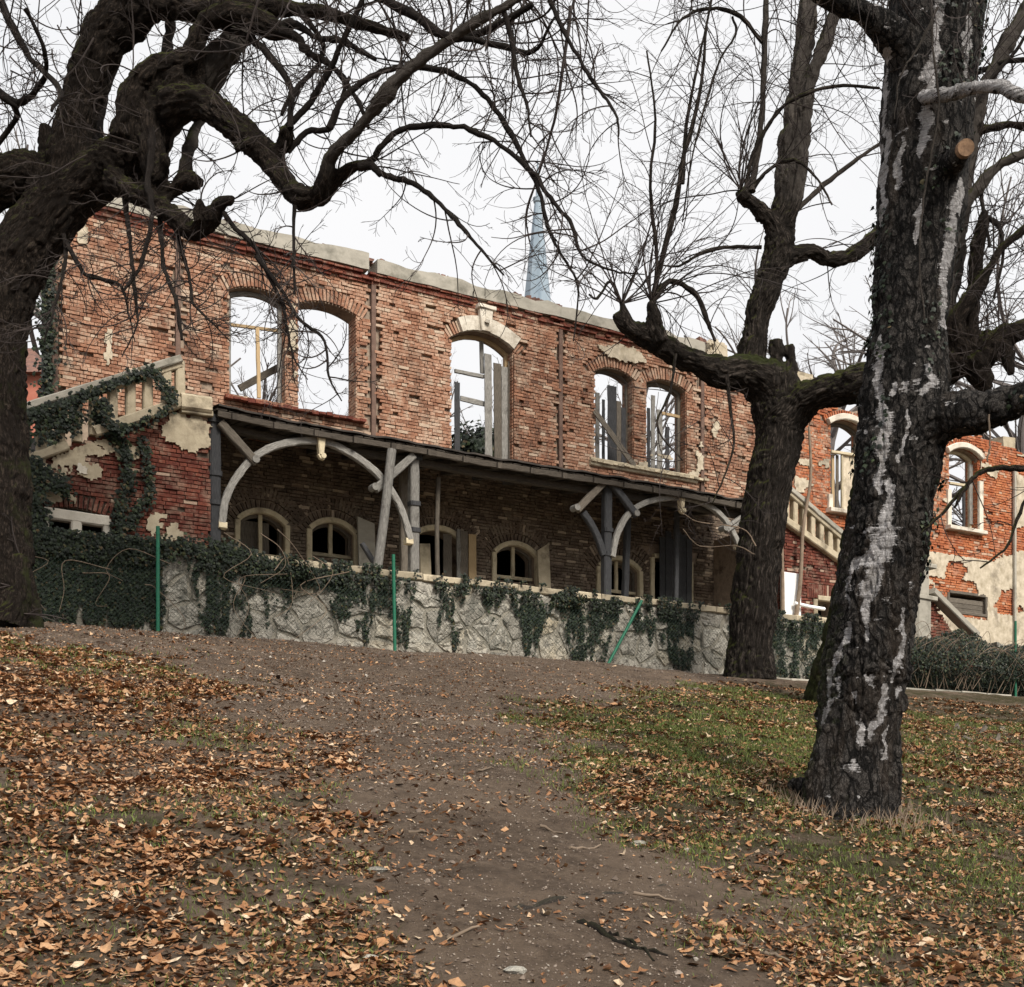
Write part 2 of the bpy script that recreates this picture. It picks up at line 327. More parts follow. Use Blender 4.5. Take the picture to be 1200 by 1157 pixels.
def birch_mat():
    k = NT('birch_bark', .92, .15); p = k.pos()
    n1 = k.noise(p, 38, 7, .78); e1 = k.crack(p, 11, (1, 1, .42), .35); e2 = k.crack(p, 30, (1, 1, .5), .3)
    h = k.math('ADD', k.math('MULTIPLY', k.step(e1, 0, .15), .45), k.math('ADD', k.math('MULTIPLY', k.step(e2, 0, .14), .22), k.math('MULTIPLY', n1, .45)))
    c = k.ramp(h, [(.32, (.003, .0027, .0025)), (.64, (.013, .0115, .0105)), (.84, (.038, .034, .031)), (1, (.10, .09, .082))])
    br = k.step(k.noise(p, 3.2, 6, .7, (1, 1, .28)), .52, .66)
    c = k.mix(k.math('MULTIPLY', br, .4), c, k.mix(n1, (.03, .022, .016), (.13, .098, .074)))
    lc = k.step(k.noise(p, 12, 7, .82), .62, .70); c = k.mix(k.math('MULTIPLY', lc, .5), c, (.17, .175, .145))
    strk = k.noise(p, 9, 7, .85, (.5, .5, 8))
    w = k.math('ADD', k.attr('white').outputs['Fac'], k.math('MULTIPLY', k.math('SUBTRACT', strk, .5), 1.5))
    w = k.math('ADD', w, k.math('MULTIPLY', k.math('SUBTRACT', k.noise(p, 16, 7, .8, (1, 1, .7)), .5), 1.7))
    wc = k.mix(k.step(strk, .38, .62), (.18, .17, .165), (.62, .60, .60))
    wc = k.mix(k.math('MULTIPLY', k.step(k.noise(p, 5, 6, .8), .5, .64), .6), wc, (.20, .18, .16))
    wm = k.step(w, .44, .56); c = k.mix(wm, c, wc)
    m = k.math('ADD', k.attr('mossy').outputs['Fac'], k.math('MULTIPLY', k.math('SUBTRACT', k.noise(p, 12, 7, .8), .5), 1.5))
    c = k.mix(k.math('MULTIPLY', k.step(m, .5, .85), .75), c, (.034, .044, .013))
    k.col(c); k.bump(k.math('ADD', h, k.math('MULTIPLY', strk, .2)), 1.0, .035); return k.m
M['birch'] = birch_mat()
def ground_mat():
    k = NT('trodden_earth', .95, .15); p = k.pos()
    n1 = k.noise(p, 9, 9, .82); n2 = k.noise(p, .8, 5, .65); n4 = k.noise(p, 150, 6, .85); n3 = k.noise(p, 55, 6, .8)
    c = k.ramp(n1, [(.3, (.065, .044, .030)), (.5, (.215, .155, .110)), (.72, (.37, .280, .205))])
    c = k.mix(k.math('MULTIPLY', k.step(n2, .42, .62), .6), c, (.36, .265, .19))
    c = k.mix(k.step(n3, .60, .68), c, (.25, .205, .165))
    c = k.mix(k.step(k.noise(p, 90, 3, .6), .68, .74), c, (.38, .32, .26))
    c = k.mix(k.step(n4, .58, .66), c, (.33, .26, .19)); c = k.mix(k.step(k.noise(p, 110, 6, .8), .60, .68), c, (.035, .026, .02)); c = k.mix(k.math('MULTIPLY', k.step(k.noise(p, 2.2, 7, .75), .50, .66), .6), c, (.10, .073, .055))
    gr = k.math('ADD', k.attr('grass').outputs['Fac'], k.math('MULTIPLY', k.math('SUBTRACT', k.noise(p, 3, 7, .75), .5), 1.3))
    gc_ = k.ramp(k.noise(p, 45, 8, .88), [(.34, (.022, .017, .011)), (.48, (.07, .058, .027)), (.6, (.105, .108, .030)), (.74, (.17, .18, .045))])
    c = k.mix(k.math('MULTIPLY', k.step(gr, .38, .62), .9), c, gc_)
    k.col(c); k.bump(k.math('ADD', k.math('ADD', n1, k.math('MULTIPLY', k.noise(p, 25, 8, .85), .9)), k.math('ADD', k.math('MULTIPLY', n3, .6), k.math('MULTIPLY', n4, .45))), 1.0, .10); return k.m
M['ground'] = ground_mat()
# ================================================================= GROUND
def sm(a, b, x): t = np.clip((x-a)/(b-a), 0, 1); return t*t*(3-2*t)
def ground_z(X, Y, fine=True):
    X = np.asarray(X, float); Y = np.asarray(Y, float)
    q = X*DN[0]+Y*DN[1]
    a = -1.65+.24*q; k = .35
    h = 3.36+.004*np.clip(q-21, 0, 400)
    z = -k*np.log(np.exp(-np.clip(a, -8, 8)/k)+np.exp(-h/k))       # soft minimum
    z = np.where(q < 0, -1.65+3.2*np.tanh(.24*q/3.2), z)
    p = np.stack([X*.35, Y*.35, X*0], -1); z = z+(fbm(p, 3, 5)-.5)*.32*sm(22.5, 18, q)
    if fine:
        p = np.stack([X*2.2, Y*2.2, X*0+3], -1); z = z+(fbm(p, 3, 9)-.5)*.09*sm(24, 21, q)
    return z
def interp_px(py, tab): return np.interp(py, [t[0] for t in tab], [t[1] for t in tab])
def masks(X, Y, Z):
    px, py = PROJ(np.stack([X, Y, Z], -1))
    wob = (fbm(np.stack([X*.9, Y*.9, X*0], -1), 5, 21)-.5)*300+(fbm(np.stack([X*4, Y*4, X*0], -1), 3, 23)-.5)*160
    wx = px+wob
    lb = interp_px(py, [(740, -60), (760, 150), (790, 260), (850, 330), (950, 400), (1040, 480), (1157, 560)])
    rb = interp_px(py, [(780, 1300), (800, 800), (830, 640), (900, 690), (980, 740), (1050, 830), (1157, 930)])
    left = sm(45, -70, wx-lb)*(py > 742)
    right = sm(-60, 80, wx-rb)*sm(782, 812, py)
    return px, py, left, right
xs = np.concatenate([[-600, -300, -150, -80, -45, -28, -20, -16], np.arange(-13, 16.01, .075), [18, 22, 30, 50, 90, 160, 300, 600]])
ys = [-600, -200, -60, -20, -6, -2, 0, 1.5, 2.4]
while ys[-1] < 36: ys.append(ys[-1]+max(.035, .0048*ys[-1]))
ys = np.array(ys+[38, 42, 50, 65, 90, 140, 250, 500, 900])
GX, GY = np.meshgrid(xs, ys); GZ = ground_z(GX, GY)
gpx, gpy, gl, gr_ = masks(GX, GY, GZ)
fgr = np.stack([GX*.8, GY*.8, GX*0], -1)
patch = np.exp(-(((gpx-850)/150)**2+((gpy-885)/50)**2))*.55
grassm = gl*(.22+.35*fbm(fgr, 4, 3))+gr_*(.36+.42*fbm(fgr, 4, 4))+patch
mb = MB(); ny, nx = GX.shape
ii = (np.arange(ny-1)[:, None]*nx+np.arange(nx-1)[None]).ravel()
mb.add(np.stack([GX, GY, GZ], -1).reshape(-1, 3), np.stack([ii, ii+1, ii+nx+1, ii+nx], -1))
ground = mb.build('ground', M['ground'], smooth=True, attrs={'grass': grassm.ravel()}, origin=(0, 0, 0)); tag(ground, kind='structure')
# leaf litter
def leaf_shape(n=7):
    a = [(0, -.5, 0), (.28, -.28, 0), (.40, .05, 0), (.22, .34, 0), (0, .55, 0), (-.20, .30, 0), (-.42, .02, 0), (-.27, -.30, 0), (0, 0, 0)]
    f = [[8, i, (i+1) % 8] for i in range(8)]
    return np.array(a, float), np.array(f)
LS, LF = leaf_shape()
def leaf_verts(n, size, curl, jag=.14):
    v = np.repeat(LS[None], n, 0)*size[:, None, None]
    v[:, :8, :2] *= 1+nr.uniform(-jag, jag, (n, 8, 1))*2
    v[:, :, 0] *= nr.uniform(.35, 1.1, n)[:, None]
    r2 = (v[:, :, 0]/size[:, None])**2; r3 = v[:, :, 1]/size[:, None]
    v[:, :, 2] += size[:, None]*(curl[:, None]*r2*2.2+nr.uniform(-.5, .8, n)[:, None]*r3**2)+nr.uniform(-.06, .06, (n, 9))*size[:, None]
    return v
def rotmat(n, tilt):
    az = nr.uniform(0, 2*math.pi, n); ti = nr.uniform(-1, 1, n)*tilt; tj = nr.uniform(-1, 1, n)*tilt
    ca, sa, ct, st, cj, sj = np.cos(az), np.sin(az), np.cos(ti), np.sin(ti), np.cos(tj), np.sin(tj); o = np.zeros(n); l = np.ones(n)
    Rz = np.stack([ca, -sa, o, sa, ca, o, o, o, l], -1).reshape(n, 3, 3)
    Rx = np.stack([l, o, o, o, ct, -st, o, st, ct], -1).reshape(n, 3, 3)
    Ry = np.stack([cj, o, sj, o, l, o, -sj, o, cj], -1).reshape(n, 3, 3)
    return Rz @ Rx @ Ry
def scatter_ground(n, yr=(3.4, 24), pw=1.0):
    Y = yr[0]+(yr[1]-yr[0])*nr.uniform(0, 1, n)**pw; X = nr.uniform(-.52, .52, n)*Y
    return X, Y, ground_z(X, Y)
X, Y, Z = scatter_ground(300000, pw=1.1)
px, py, ml, mr = masks(X, Y, Z)
cl = fbm(np.stack([X*1.3, Y*1.3, X*0], -1), 4, 31)
top = sm(745, 765, py)
cl9 = fbm(np.stack([X*5, Y*5, X*0], -1), 3, 35); dens = ml*(.2+1.1*sm(.36, .66, cl))*np.where(py > 1050, .7, 1)*(.25+1.3*sm(.4, .6, cl9))+mr*(.13+.62*sm(.42, .72, cl))*(.3+1.2*sm(.4, .6, cl9))+.014+.03*sm(.6, .7, cl)
dens *= np.clip(Y/9, .78, 1.6)*.50
dens[(py < 800) & (px > 250)] *= .35
keep = nr.uniform(0, 1, len(X)) < dens
X, Y, Z = X[keep], Y[keep], Z[keep]
o = np.argsort(Y); X, Y, Z = X[o], Y[o], Z[o]; n = len(X)
size = (.021+.064*nr.uniform(0, 1, n)**1.7)*np.clip(.72+.035*Y, .8, 1.25)
lv = np.einsum('nij,nkj->nki', rotmat(n, .42), leaf_verts(n, size, nr.uniform(-.3, 1.1, n), .20))
rv = np.clip(nr.normal(.5, .26, n), 0, 1)
lz = Z+size*.15
lv[:, :, 0] += X[:, None]; lv[:, :, 1] += Y[:, None]; lv[:, :, 2] += lz[:, None]
print('leaves', n)
inview = (np.abs(X/Y) < .43) & ((HY-Z/Y*FPX) < 1157)
near = np.where(inview)[0][:300]; isn = np.zeros(n, bool); isn[near] = True
for i in near:
    m_ = MB(); c = np.array([X[i], Y[i], Z[i]]); m_.add(lv[i]-c, LF, rv[i], lv[i])
    ob = m_.build('fallen_leaf', M['dead_leaf'], None, True, origin=(0, 0, 0)); ob.location = Vector(c.tolist()); ob.parent = ground
mb = MB(); r = np.where(~isn)[0]
mb.add(lv[r].reshape(-1, 3), (LF[None]+9*np.arange(len(r))[:, None, None]).reshape(-1, 3), np.repeat(rv[r], 9))
litter = mb.build('leaf_litter', M['dead_leaf'], None, True); tag(litter, 'carpet of brown fallen leaves scattered over the grassy slope', 'fallen leaves', kind='stuff')
# crumbs of leaf and bark
X, Y, Z = scatter_ground(260000, (3.4, 20), 1.1); px, py, ml, mr = masks(X, Y, Z); cl = fbm(np.stack([X*2.3, Y*2.3, X*0], -1), 4, 61)
keep = nr.uniform(0, 1, len(X)) < (.16+ml*.6+mr*.5)*sm(.3, .6, cl)*np.clip(Y/9, .75, 1.3); X, Y, Z = X[keep], Y[keep], Z[keep]; n = len(X); sz = nr.uniform(.006, .022, n)
qv = np.array([[-.5, -1, 0], [.5, -.9, .2], [.4, 1, 0], [-.5, .8, .25]]); v = np.einsum('nij,nkj->nki', rotmat(n, .8), qv[None]*sz[:, None, None]*nr.uniform(.5, 1.4, (n, 4, 1)))+np.stack([X, Y, Z+sz*.4], -1)[:, None]
mb = MB(); mb.add(v.reshape(-1, 3), (np.array([[0, 1, 2, 3]])[None]+4*np.arange(n)[:, None, None]).reshape(-1, 4), np.repeat(np.clip(nr.normal(.42, .28, n), 0, 1), 4))
tag(mb.build('leaf_crumbs', M['dead_leaf']), 'fine crumbs of leaf and bark trodden into the slope', 'leaf crumbs', kind='stuff')
# grass
X, Y, Z = scatter_ground(420000, (3.6, 21), 1.0)
px, py, ml, mr = masks(X, Y, Z)
cl = fbm(np.stack([X*.8, Y*.8, X*0], -1), 4, 3); cl2 = fbm(np.stack([X*4, Y*4, X*0], -1), 3, 8)
pt = np.exp(-(((px-850)/140)**2+((py-885)/42)**2))
dn = (ml*sm(.36, .62, cl)*.5+mr*(.26+.7*sm(.38, .62, cl))+pt*.9)*sm(.32, .62, cl2)*np.clip(Y/10, .4, 1.2)
keep = nr.uniform(0, 1, len(X)) < dn*.85; X, Y, Z, cl = X[keep], Y[keep], Z[keep], cl[keep]; n = len(X)
print('blades', n)
h = nr.uniform(.018, .055, n)*np.clip(.6+.05*Y, .7, 1.3); az = nr.uniform(0, 6.283, n); w = nr.uniform(.0016, .0034, n)*np.clip(.6+.07*Y, .9, 2)
le = nr.uniform(.2, 1.3, n)*h; la = nr.uniform(0, 6.283, n)
b0 = np.stack([X, Y, Z-.005], -1); sd_ = np.stack([np.cos(az)*w, np.sin(az)*w, az*0], -1); ln = np.stack([np.cos(la)*le, np.sin(la)*le, az*0], -1)
v = np.stack([b0-sd_, b0+sd_, b0+sd_*.7+ln*.35+np.stack([az*0, az*0, h*.65], -1), b0-sd_*.7+ln*.35+np.stack([az*0, az*0, h*.65], -1), b0+ln+np.stack([az*0, az*0, h], -1)], 1)
mb = MB(); k = 5*np.arange(n)[:, None]
rr = np.clip(nr.normal(.45, .25, n), 0, 1); rr5 = np.repeat(rr, 5)
mb.add(v.reshape(-1, 3), np.array([[0, 1, 2, 3]])+k, rr5); base = mb.F[4][0]
mb.F[3].append(np.array([[3, 2, 4]])+k)
tag(mb.build('grass', M['grass']), 'short sparse green grass growing among the fallen leaves', 'grass', kind='stuff')
# pebbles and crumbs of earth
X, Y, Z = scatter_ground(120000, (3.4, 24), 1.35); px, py, ml, mr = masks(X, Y, Z)
keep = nr.uniform(0, 1, len(X)) < (1-np.clip(ml+mr, 0, 1)*.75)*.72; X, Y, Z = X[keep], Y[keep], Z[keep]; n = len(X)
s = (.003+.010*nr.uniform(0, 1, n)**2)*(1+1.6*(nr.uniform(0, 1, n) > .985))*np.clip(Y/9, .7, 1.5)
oc = np.array([[1, 0, 0], [0, 1, 0], [-1, 0, 0], [0, -1, 0], [0, 0, .7], [0, 0, -.7]], float)
v = np.einsum('nij,nkj->nki', rotmat(n, .6), oc[None]*s[:, None, None]*nr.uniform(.6, 1.3, (n, 6, 1)))+np.stack([X, Y, Z+s*.3], -1)[:, None]
of = np.array([[0, 1, 4], [1, 2, 4], [2, 3, 4], [3, 0, 4], [1, 0, 5], [2, 1, 5], [3, 2, 5], [0, 3, 5]])
mb = MB(); mb.add(v.reshape(-1, 3), (of[None]+6*np.arange(n)[:, None, None]).reshape(-1, 3), np.repeat(nr.uniform(0, 1, n)**1.4, 6))
tag(mb.build('gravel', M['pebble']), 'loose gravel and crumbs of earth strewn along the dirt path', 'gravel', kind='stuff')
def GP(px, py):
    """point of the ground seen at a pixel of the photograph"""
    t = (px-HX)/FPX; e = (HY-py)/FPX; ss = np.linspace(3, 40, 1500); z = ground_z(t*ss, ss, False)
    i = np.argmax(z >= e*ss); s_ = ss[i]; return np.array([t*s_, s_, float(ground_z(t*s_, s_))])
# sticks, roots, stones, broken wood
def groundline(pxs, r, name, label, cat, mat, group=None, lift=.0, parent=None):
    g = np.array([GP(*a) for a in pxs]); g = catmull(g, 5); g[:, 2] = ground_z(g[:, 0], g[:, 1])+lift
    g += nr.uniform(-.012, .012, g.shape); m_ = MB(); tube(m_, g, np.linspace(r, r*.45, len(g)), 7)
    return tag(m_.build(name, M[mat], smooth=True), label, cat, group)
groundline([(676, 1080), (702, 1090), (722, 1106), (745, 1116), (782, 1126)], .022, 'tree_root', 'dark gnarled root breaking out of the path at the bottom of the picture', 'root', 'branch_bark', lift=.0)
groundline([(712, 1096), (735, 1102), (768, 1132)], .012, 'tree_root', 'thin dark root crossing beside the gnarled root on the path', 'root', 'branch_bark')
groundline([(602, 1068), (640, 1060), (700, 1052), (752, 1044), (790, 1036)], .03, 'tree_root', 'pale worn root half buried across the dirt path', 'root', 'bark_shoot', lift=-.018)
for pts, lab in (([(560, 905), (578, 901)], 'small dark twig lying high on the path below the leaning fence post'), ([(742, 1050), (790, 1062)], 'long thin dark twig lying right of the worn pale root'), ([(525, 1100), (560, 1092)], 'short twig at the lower left edge of the path'), ([(632, 972), (660, 976)], 'short dark stick lying mid path below the slope crest'), ([(668, 998), (705, 993)], 'straight brown twig lying on the path above the pale root'), ([(480, 978), (520, 981)], 'grey twig lying at the left edge of the path'), ([(855, 1108), (892, 1116)], 'pale peeled stick near the bottom right of the path'), ([(898, 1122), (925, 1130)], 'dark stick beside the pale peeled stick'), ([(820, 838), (855, 843)], 'thin pale twig on the slope left of the birch')):
    groundline(pts, .011, 'fallen_stick', lab, 'stick', 'bramble', 'sticks on the ground', .01)
def rock(px, py, s, lab, mat='stone', flat=.6):
    c = GP(px, py); th = np.linspace(0, 2*math.pi, 9)[:-1]; V = [c+[0, 0, s*flat]]
    for rr_, hh in ((.6, .85), (1, .35), (.9, -.3)):
        for a in th: k_ = rng.uniform(.8, 1.15); V.append(c+[math.cos(a)*s*rr_*k_*1.2, math.sin(a)*s*rr_*k_, hh*s*flat])
    F3 = [[0, 1+i, 1+(i+1) % 8] for i in range(8)]; F4 = [[1+8*k_+i, 9+8*k_+i, 9+8*k_+(i+1) % 8, 1+8*k_+(i+1) % 8] for k_ in range(2) for i in range(8)]
    m_ = MB(); m_.add(V, F3, .8); m_.F[4].append(np.array(F4)); return tag(m_.build('stone', M[mat]), lab, 'stone', 'loose stones')
rock(441, 1022, .045, 'smooth pale stone at the left border of the path')
rock(749, 994, .04, 'small flat stone by the grass right of the path')
rock(604, 1148, .04, 'whitish stone at the very bottom of the path')
rock(434, 1122, .03, 'small whitish pebble stone among leaves bottom left')
for i, (px_, py_, rot, hh) in enumerate(((1122, 856, .5, .09), (1133, 866, 1.2, .06), (1151, 860, .3, .12), (1168, 868, -.4, .09), (1174, 856, .9, .05))):
    c = GP(px_, py_); m_ = MB(); d_ = np.array([math.cos(rot*3), .3, .35+hh*4]); d_ /= np.linalg.norm(d_); tube(m_, [c-d_*hh, c, c+d_*hh*1.1], [.035, .045, .03], 7, .5); m_.V[0] += nr.uniform(-.014, .014, m_.V[0].shape)
    o = m_.build('broken_log', M['wood_mid']); tag(o, ['pale split log piece, first from the birch trunk', 'small log chip, second from the birch trunk', 'tallest pale log piece standing in leaves right of the birch', 'upright log piece beside the tallest one', 'dark low log chip nearest the hedge'][i], 'log', 'broken log pieces right of the birch')
# ================================================================= BUILDING
def arch_top(uc, w, zc, rise):
    if rise < .01: return lambda u: np.full_like(np.asarray(u, float), zc)
    Rr = (w*w/4+rise*rise)/(2*rise)
    return lambda u: zc-Rr+np.sqrt(np.maximum(Rr*Rr-(np.asarray(u, float)-uc)**2, 1e-6))
class Op:
    def __init__(s, u0, u1, zb, zc, rise, ring=.0):
        s.u0, s.u1, s.zb, s.zc, s.rise, s.ring = u0, u1, zb, zc, rise, ring; s.uc = (u0+u1)/2; s.w = u1-u0
        s.top = arch_top(s.uc, s.w, zc, rise); s.Rr = (s.w**2/4+rise**2)/(2*rise) if rise > .01 else None
        s.zs = zc-rise
    def blocks(s, u, z):
        if s.Rr:
            cz = s.zc-s.Rr; d = math.hypot(u-s.uc, z-cz); a = math.atan2(abs(u-s.uc), z-cz)
            if z > s.zs-.04 and d < s.Rr+s.ring+.02 and a < math.asin(min(.999, s.w/2/s.Rr))+.04+(.12/s.Rr if s.ring else 0): return True
        elif s.ring and s.u0-.12 < u < s.u1+.12 and s.zc-.02 < z < s.zc+s.ring: return True
        return s.u0 < u < s.u1 and s.zb < z < float(s.top(u))
def backing(mb, u0, u1, zb, zt, ops, D, th):
    cuts = set([u0, u1]+list(np.arange(u0, u1, .5)))
    for o in ops:
        for c in np.linspace(o.u0, o.u1, 12 if o.Rr else 2): cuts.add(float(c))
    cuts = sorted(c for c in cuts if u0 <= c <= u1)
    for a, b in zip(cuts, cuts[1:]):
        if b-a < 1e-4: continue
        m = (a+b)/2; ca, cb = (zb(a), zb(b)) if callable(zb) else (zb, zb)
        for o in sorted([o for o in ops if o.u0 < m < o.u1], key=lambda o: o.zb)+[None]:
            ea, eb = (o.zb, o.zb) if o else (zt(a), zt(b))
            if max(ea-ca, eb-cb) > .01:
                v = W([a]*4+[b]*4, [D, D, D+th, D+th]*2, [ca, ea, ca, ea, cb, eb, cb, eb])
                mb.add(v, BF, .5)
            if o: ca, cb = float(o.top(a)), float(o.top(b))
CH, BL = .077, .25
def brick_run(u0, u1, zb, zt, ops, D, skip=lambda u, z: False, miss=.02, proud=lambda u, z: 0.0, jit=.006):
    """list of bricks (u, z, length, D) laid in courses, broken round the openings"""
    out = []; k = 0; z = zb+CH/2
    ztm = max(float(zt(u)) for u in np.linspace(u0, u1, 20))
    while z < ztm:
        cut = sorted([(o.u0, o.u1) for o in ops if o.zb < z < o.zs+.02])
        u = u0-(.07 if k % 2 else 0); segs = []; a = u
        for c0, c1 in cut: segs.append((a, c0)); a = c1
        segs.append((a, u1))
        for a, b in segs:
            x = a if a == u else a-(.0 if k % 2 else .07)
            while x < b-.03:
                L = (BL if rng.random() < .5 else BL/2)+.012; x0, x1 = max(x, a, u0), min(x+L, b)
                if x1-x0 > .05:
                    m = (x0+x1)/2
                    if z+CH/2 < float(zt(m))+.03 and not any(o.blocks(m, z) for o in ops) and not skip(m, z) and rng.random() > miss:
                        out.append((m, z, x1-x0-.011, D-proud(m, z)-rng.uniform(0, .02)-(.02 if rng.random() < .06 else 0)))
                x += L
        z += CH; k += 1
    return out
def ring_bricks(o, D, n=None, inner=0, h=.29):
    out = []; a0 = math.asin(min(.999, o.w/2/o.Rr))+.1/o.Rr; cz = o.zc-o.Rr; r = o.Rr+inner+h/2+.01
    n = int(2*a0*(o.Rr+inner)/.078)
    for i in range(n+1):
        a = -a0+2*a0*i/n; out.append((o.uc+r*math.sin(a), cz+r*math.cos(a), a, h))
    return out
def put_bricks(mb, lst, depth=.09, h=.063):
    for u, z, L, D in lst:
        hh = h*rng.uniform(.86, 1.08)/2; t = rng.uniform(-.012, .012); j = .005
        uu = np.array([-L/2]*4+[L/2]*4); zz = np.array([-hh, hh]*4)+uu*t*3; DD = np.array([0, 0, depth, depth]*2, float)
        v = W(u+uu+nr.uniform(-j, j, 8), D+DD+nr.uniform(-j, j, 8)*(DD == 0), z+zz+nr.uniform(-j, j, 8)*.8)
        mb.add(v, BF, rng.random())
def put_ring(mb, lst, D, w=.062):
    for u, z, a, h in lst:
        h2 = h*rng.uniform(.9, 1.02)/2; w2 = w*rng.uniform(.85, 1.05)/2; ca, sa = math.cos(a), math.sin(a)
        x = np.array([-w2]*4+[w2]*4); y = np.array([-h2, h2]*4); DD = np.array([0, 0, .09, .09]*2)-rng.uniform(0, .02)
        mb.add(W(u+x*ca+y*sa, D+DD, z-x*sa+y*ca)+nr.uniform(-.004, .004, (8, 3)), BF, rng.random())
BRICKS = []
for i in range(14):
    m_ = MB(); L = 1.0; v = np.array([[a, b, c] for a in (-.5, .5) for b in (0, .09) for c in (-.0315, .0315)])+nr.uniform(-.004, .004, (8, 3))*[2, 1, 1]
    m_.add(v, BF, (i+.5)/14)
    ob = m_.build('brick', M['brick'], None, origin=(0, 0, 0)); BRICKS.append(ob.data); bpy.data.objects.remove(ob)
def brick_objects(lst, parent, mat):
    off = OFF[parent.name]; meshes = []
    for me in BRICKS:
        m2 = me.copy(); m2.materials[0] = mat; meshes.append(m2)
    for u, z, L, D in lst:
        ob = bpy.data.objects.new('brick', rng.choice(meshes)); COL.objects.link(ob); ob.parent = parent
        ob.location = Vector((W(u, D, z)-off).tolist()); ob.rotation_euler = (rng.uniform(-.03, .03), rng.uniform(-.02, .02), ANG+rng.uniform(-.03, .03)); ob.scale = (L, 1, rng.uniform(.88, 1.08))
def patchmesh(mb, u0, u1, z0, z1, D, mask, cell=.06, th=.02, rnd=.5, bumpy=.008):
    """ragged sheet of render: cells kept where mask(u, z) > 0"""
    nu, nz_ = int((u1-u0)/cell)+2, int((z1-z0)/cell)+2
    U, Zz = np.meshgrid(u0+np.arange(nu)*cell, z0+np.arange(nz_)*cell)
    U = U+nr.uniform(-.4, .4, U.shape)*cell; Zz = Zz+nr.uniform(-.4, .4, U.shape)*cell
    k = mask(U, Zz) > 0
    fi = []; bd = []
    full = k[:-1, :-1] & k[1:, :-1] & k[:-1, 1:] & k[1:, 1:]
    id_ = np.arange(U.size).reshape(U.shape); N = U.size
    D0 = D-th+(fbm(np.stack([U*3, Zz*3, U*0], -1), 3, 6)-.5)*bumpy*2
    Vf = W(U, D0, Zz).reshape(-1, 3); Vb = W(U, D0*0+D+.01, Zz).reshape(-1, 3)
    for i, j in zip(*np.where(full)):
        a, b, c, d = id_[i, j], id_[i, j+1], id_[i+1, j+1], id_[i+1, j]; fi.append([a, b, c, d])
        for (di, dj), (p_, q_) in (((-1, 0), (a, b)), ((0, 1), (b, c)), ((1, 0), (c, d)), ((0, -1), (d, a))):
            x, y = i+di, j+dj
            if x < 0 or y < 0 or x >= full.shape[0] or y >= full.shape[1] or not full[x, y]: bd.append([q_, p_, p_+N, q_+N])
    if fi: mb.add(np.vstack([Vf, Vb]), fi+bd, rnd)
def op_px(x0, x1, yb, yc, rise, D=DW, ring=.31, zb=None):
    u0, u1 = FU(x0, D), FU(x1, D); xm = (x0+x1)/2
    return Op(u0, u1, FZ(xm, yb, D) if zb is None else zb, FZ(xm, yc, D), rise, ring)
UP = [op_px(269, 335, 468, 338, .16), op_px(350, 418, 484, 355, .16), op_px(528, 601, 0, 390, .28, zb=8.0), op_px(697, 742, 541, 432, .18), op_px(757, 804, 554, 446, .18),
      op_px(973, 1012, 600, 494, .18), op_px(1112, 1146, 620, 527, .18)]
LOW = [op_px(281, 333, 656, 602, .22), op_px(365, 414, 656, 613, .22), op_px(486, 540, 0, 622, .22, zb=FLOOR), op_px(581, 627, 682, 640, .24), op_px(703, 748, 706, 657, .24), op_px(766, 807, 0, 655, .05, zb=FLOOR),
       op_px(956, 976, 723, 704, .0, ring=.30), op_px(1112, 1154, 721, 698, 0, ring=0)]
LOW.append(op_px(856, 866, 0, 655, .1, zb=FLOOR))
u_left, u_right = FU(56, DW), FU(1330, DW)
ZT = 12.2                                      # top of the brickwork under the beam
_rg = fbm(np.stack([np.linspace(0, 60, 240), np.zeros(240), np.zeros(240)], -1), 3, 2)
u_beam0, u_beam1 = FU(118, DW), FU(828, DW)
def ztop(u):
    u = float(u)
    if u < u_beam1: return ZT
    rag = float(np.interp((u % 40)*3, np.arange(240), _rg))
    return ZT-.02+(rag-.5)*.5 if u < FU(905, DW) else ZT-.45+(rag-.5)*.7
villa = thing('brick_villa', 'roofless ruined brick villa with empty arched windows above the terrace', 'building', W((u_left+u_right)/2, DW+2, 3.3))
wing_u = FU(905, DW)
mb = MB(); backing(mb, u_left, u_right, 3.2, ztop, UP+LOW, DW+.045, .45)
wall = mb.build('wall', M['mortar'], villa)
up = MB(); lowm = MB(); rt = MB()
shade_lines = [FU(p_, DW) for p_ in (64, 208, 437, 656, 822)]  # where the painted shade lines run
def near_shade_line(u, z): return z > 8.0 and any(abs(u-c) < .09 for c in shade_lines)
def pr(u, z):
    if z < 8.1: return 0
    return .05 if (shade_lines[2] < u < shade_lines[3]) or (shade_lines[0] < u < shade_lines[1]) else (.02 if shade_lines[3] < u < shade_lines[4] else 0)
def hole(u, z):
    return float(vnoise(np.array([u*1.7, z*4.5, 0.]), 77)) > .965
lst_up = brick_run(u_left, wing_u, 8.02, ztop, UP, DW, lambda u, z: near_shade_line(u, z) or hole(u, z), .022, pr)
near_l = [b for b in lst_up if FU(110, DW) < b[0] < FU(266, DW) and b[1] > 9.4][:]
near_l = sorted(near_l, key=lambda b: -b[1]-.0*b[0])
rng.shuffle(near_l); sel = set(near_l[:300])
brick_objects(sorted(sel), wall, M['brick'])
put_bricks(up, [b for b in lst_up if b not in sel])
for o in UP[:5]: put_ring(up, ring_bricks(o, DW), DW-.01)
for o in UP: # jamb bricks of the far reveals
    z = o.zb+CH/2
    while z < o.zs:
        for d0 in (0, .15, .30): 
            if rng.random() > .04: box(up if o.u0 < wing_u else rt, o.u1-.012-rng.uniform(0, .012), o.u1+.05, DW+d0+.002, DW+d0+.14, z-.031, z+.031, j=.004)
        z += CH
b_up = up.build('brick_courses', M['brick'], wall); tag(b_up, kind='stuff')
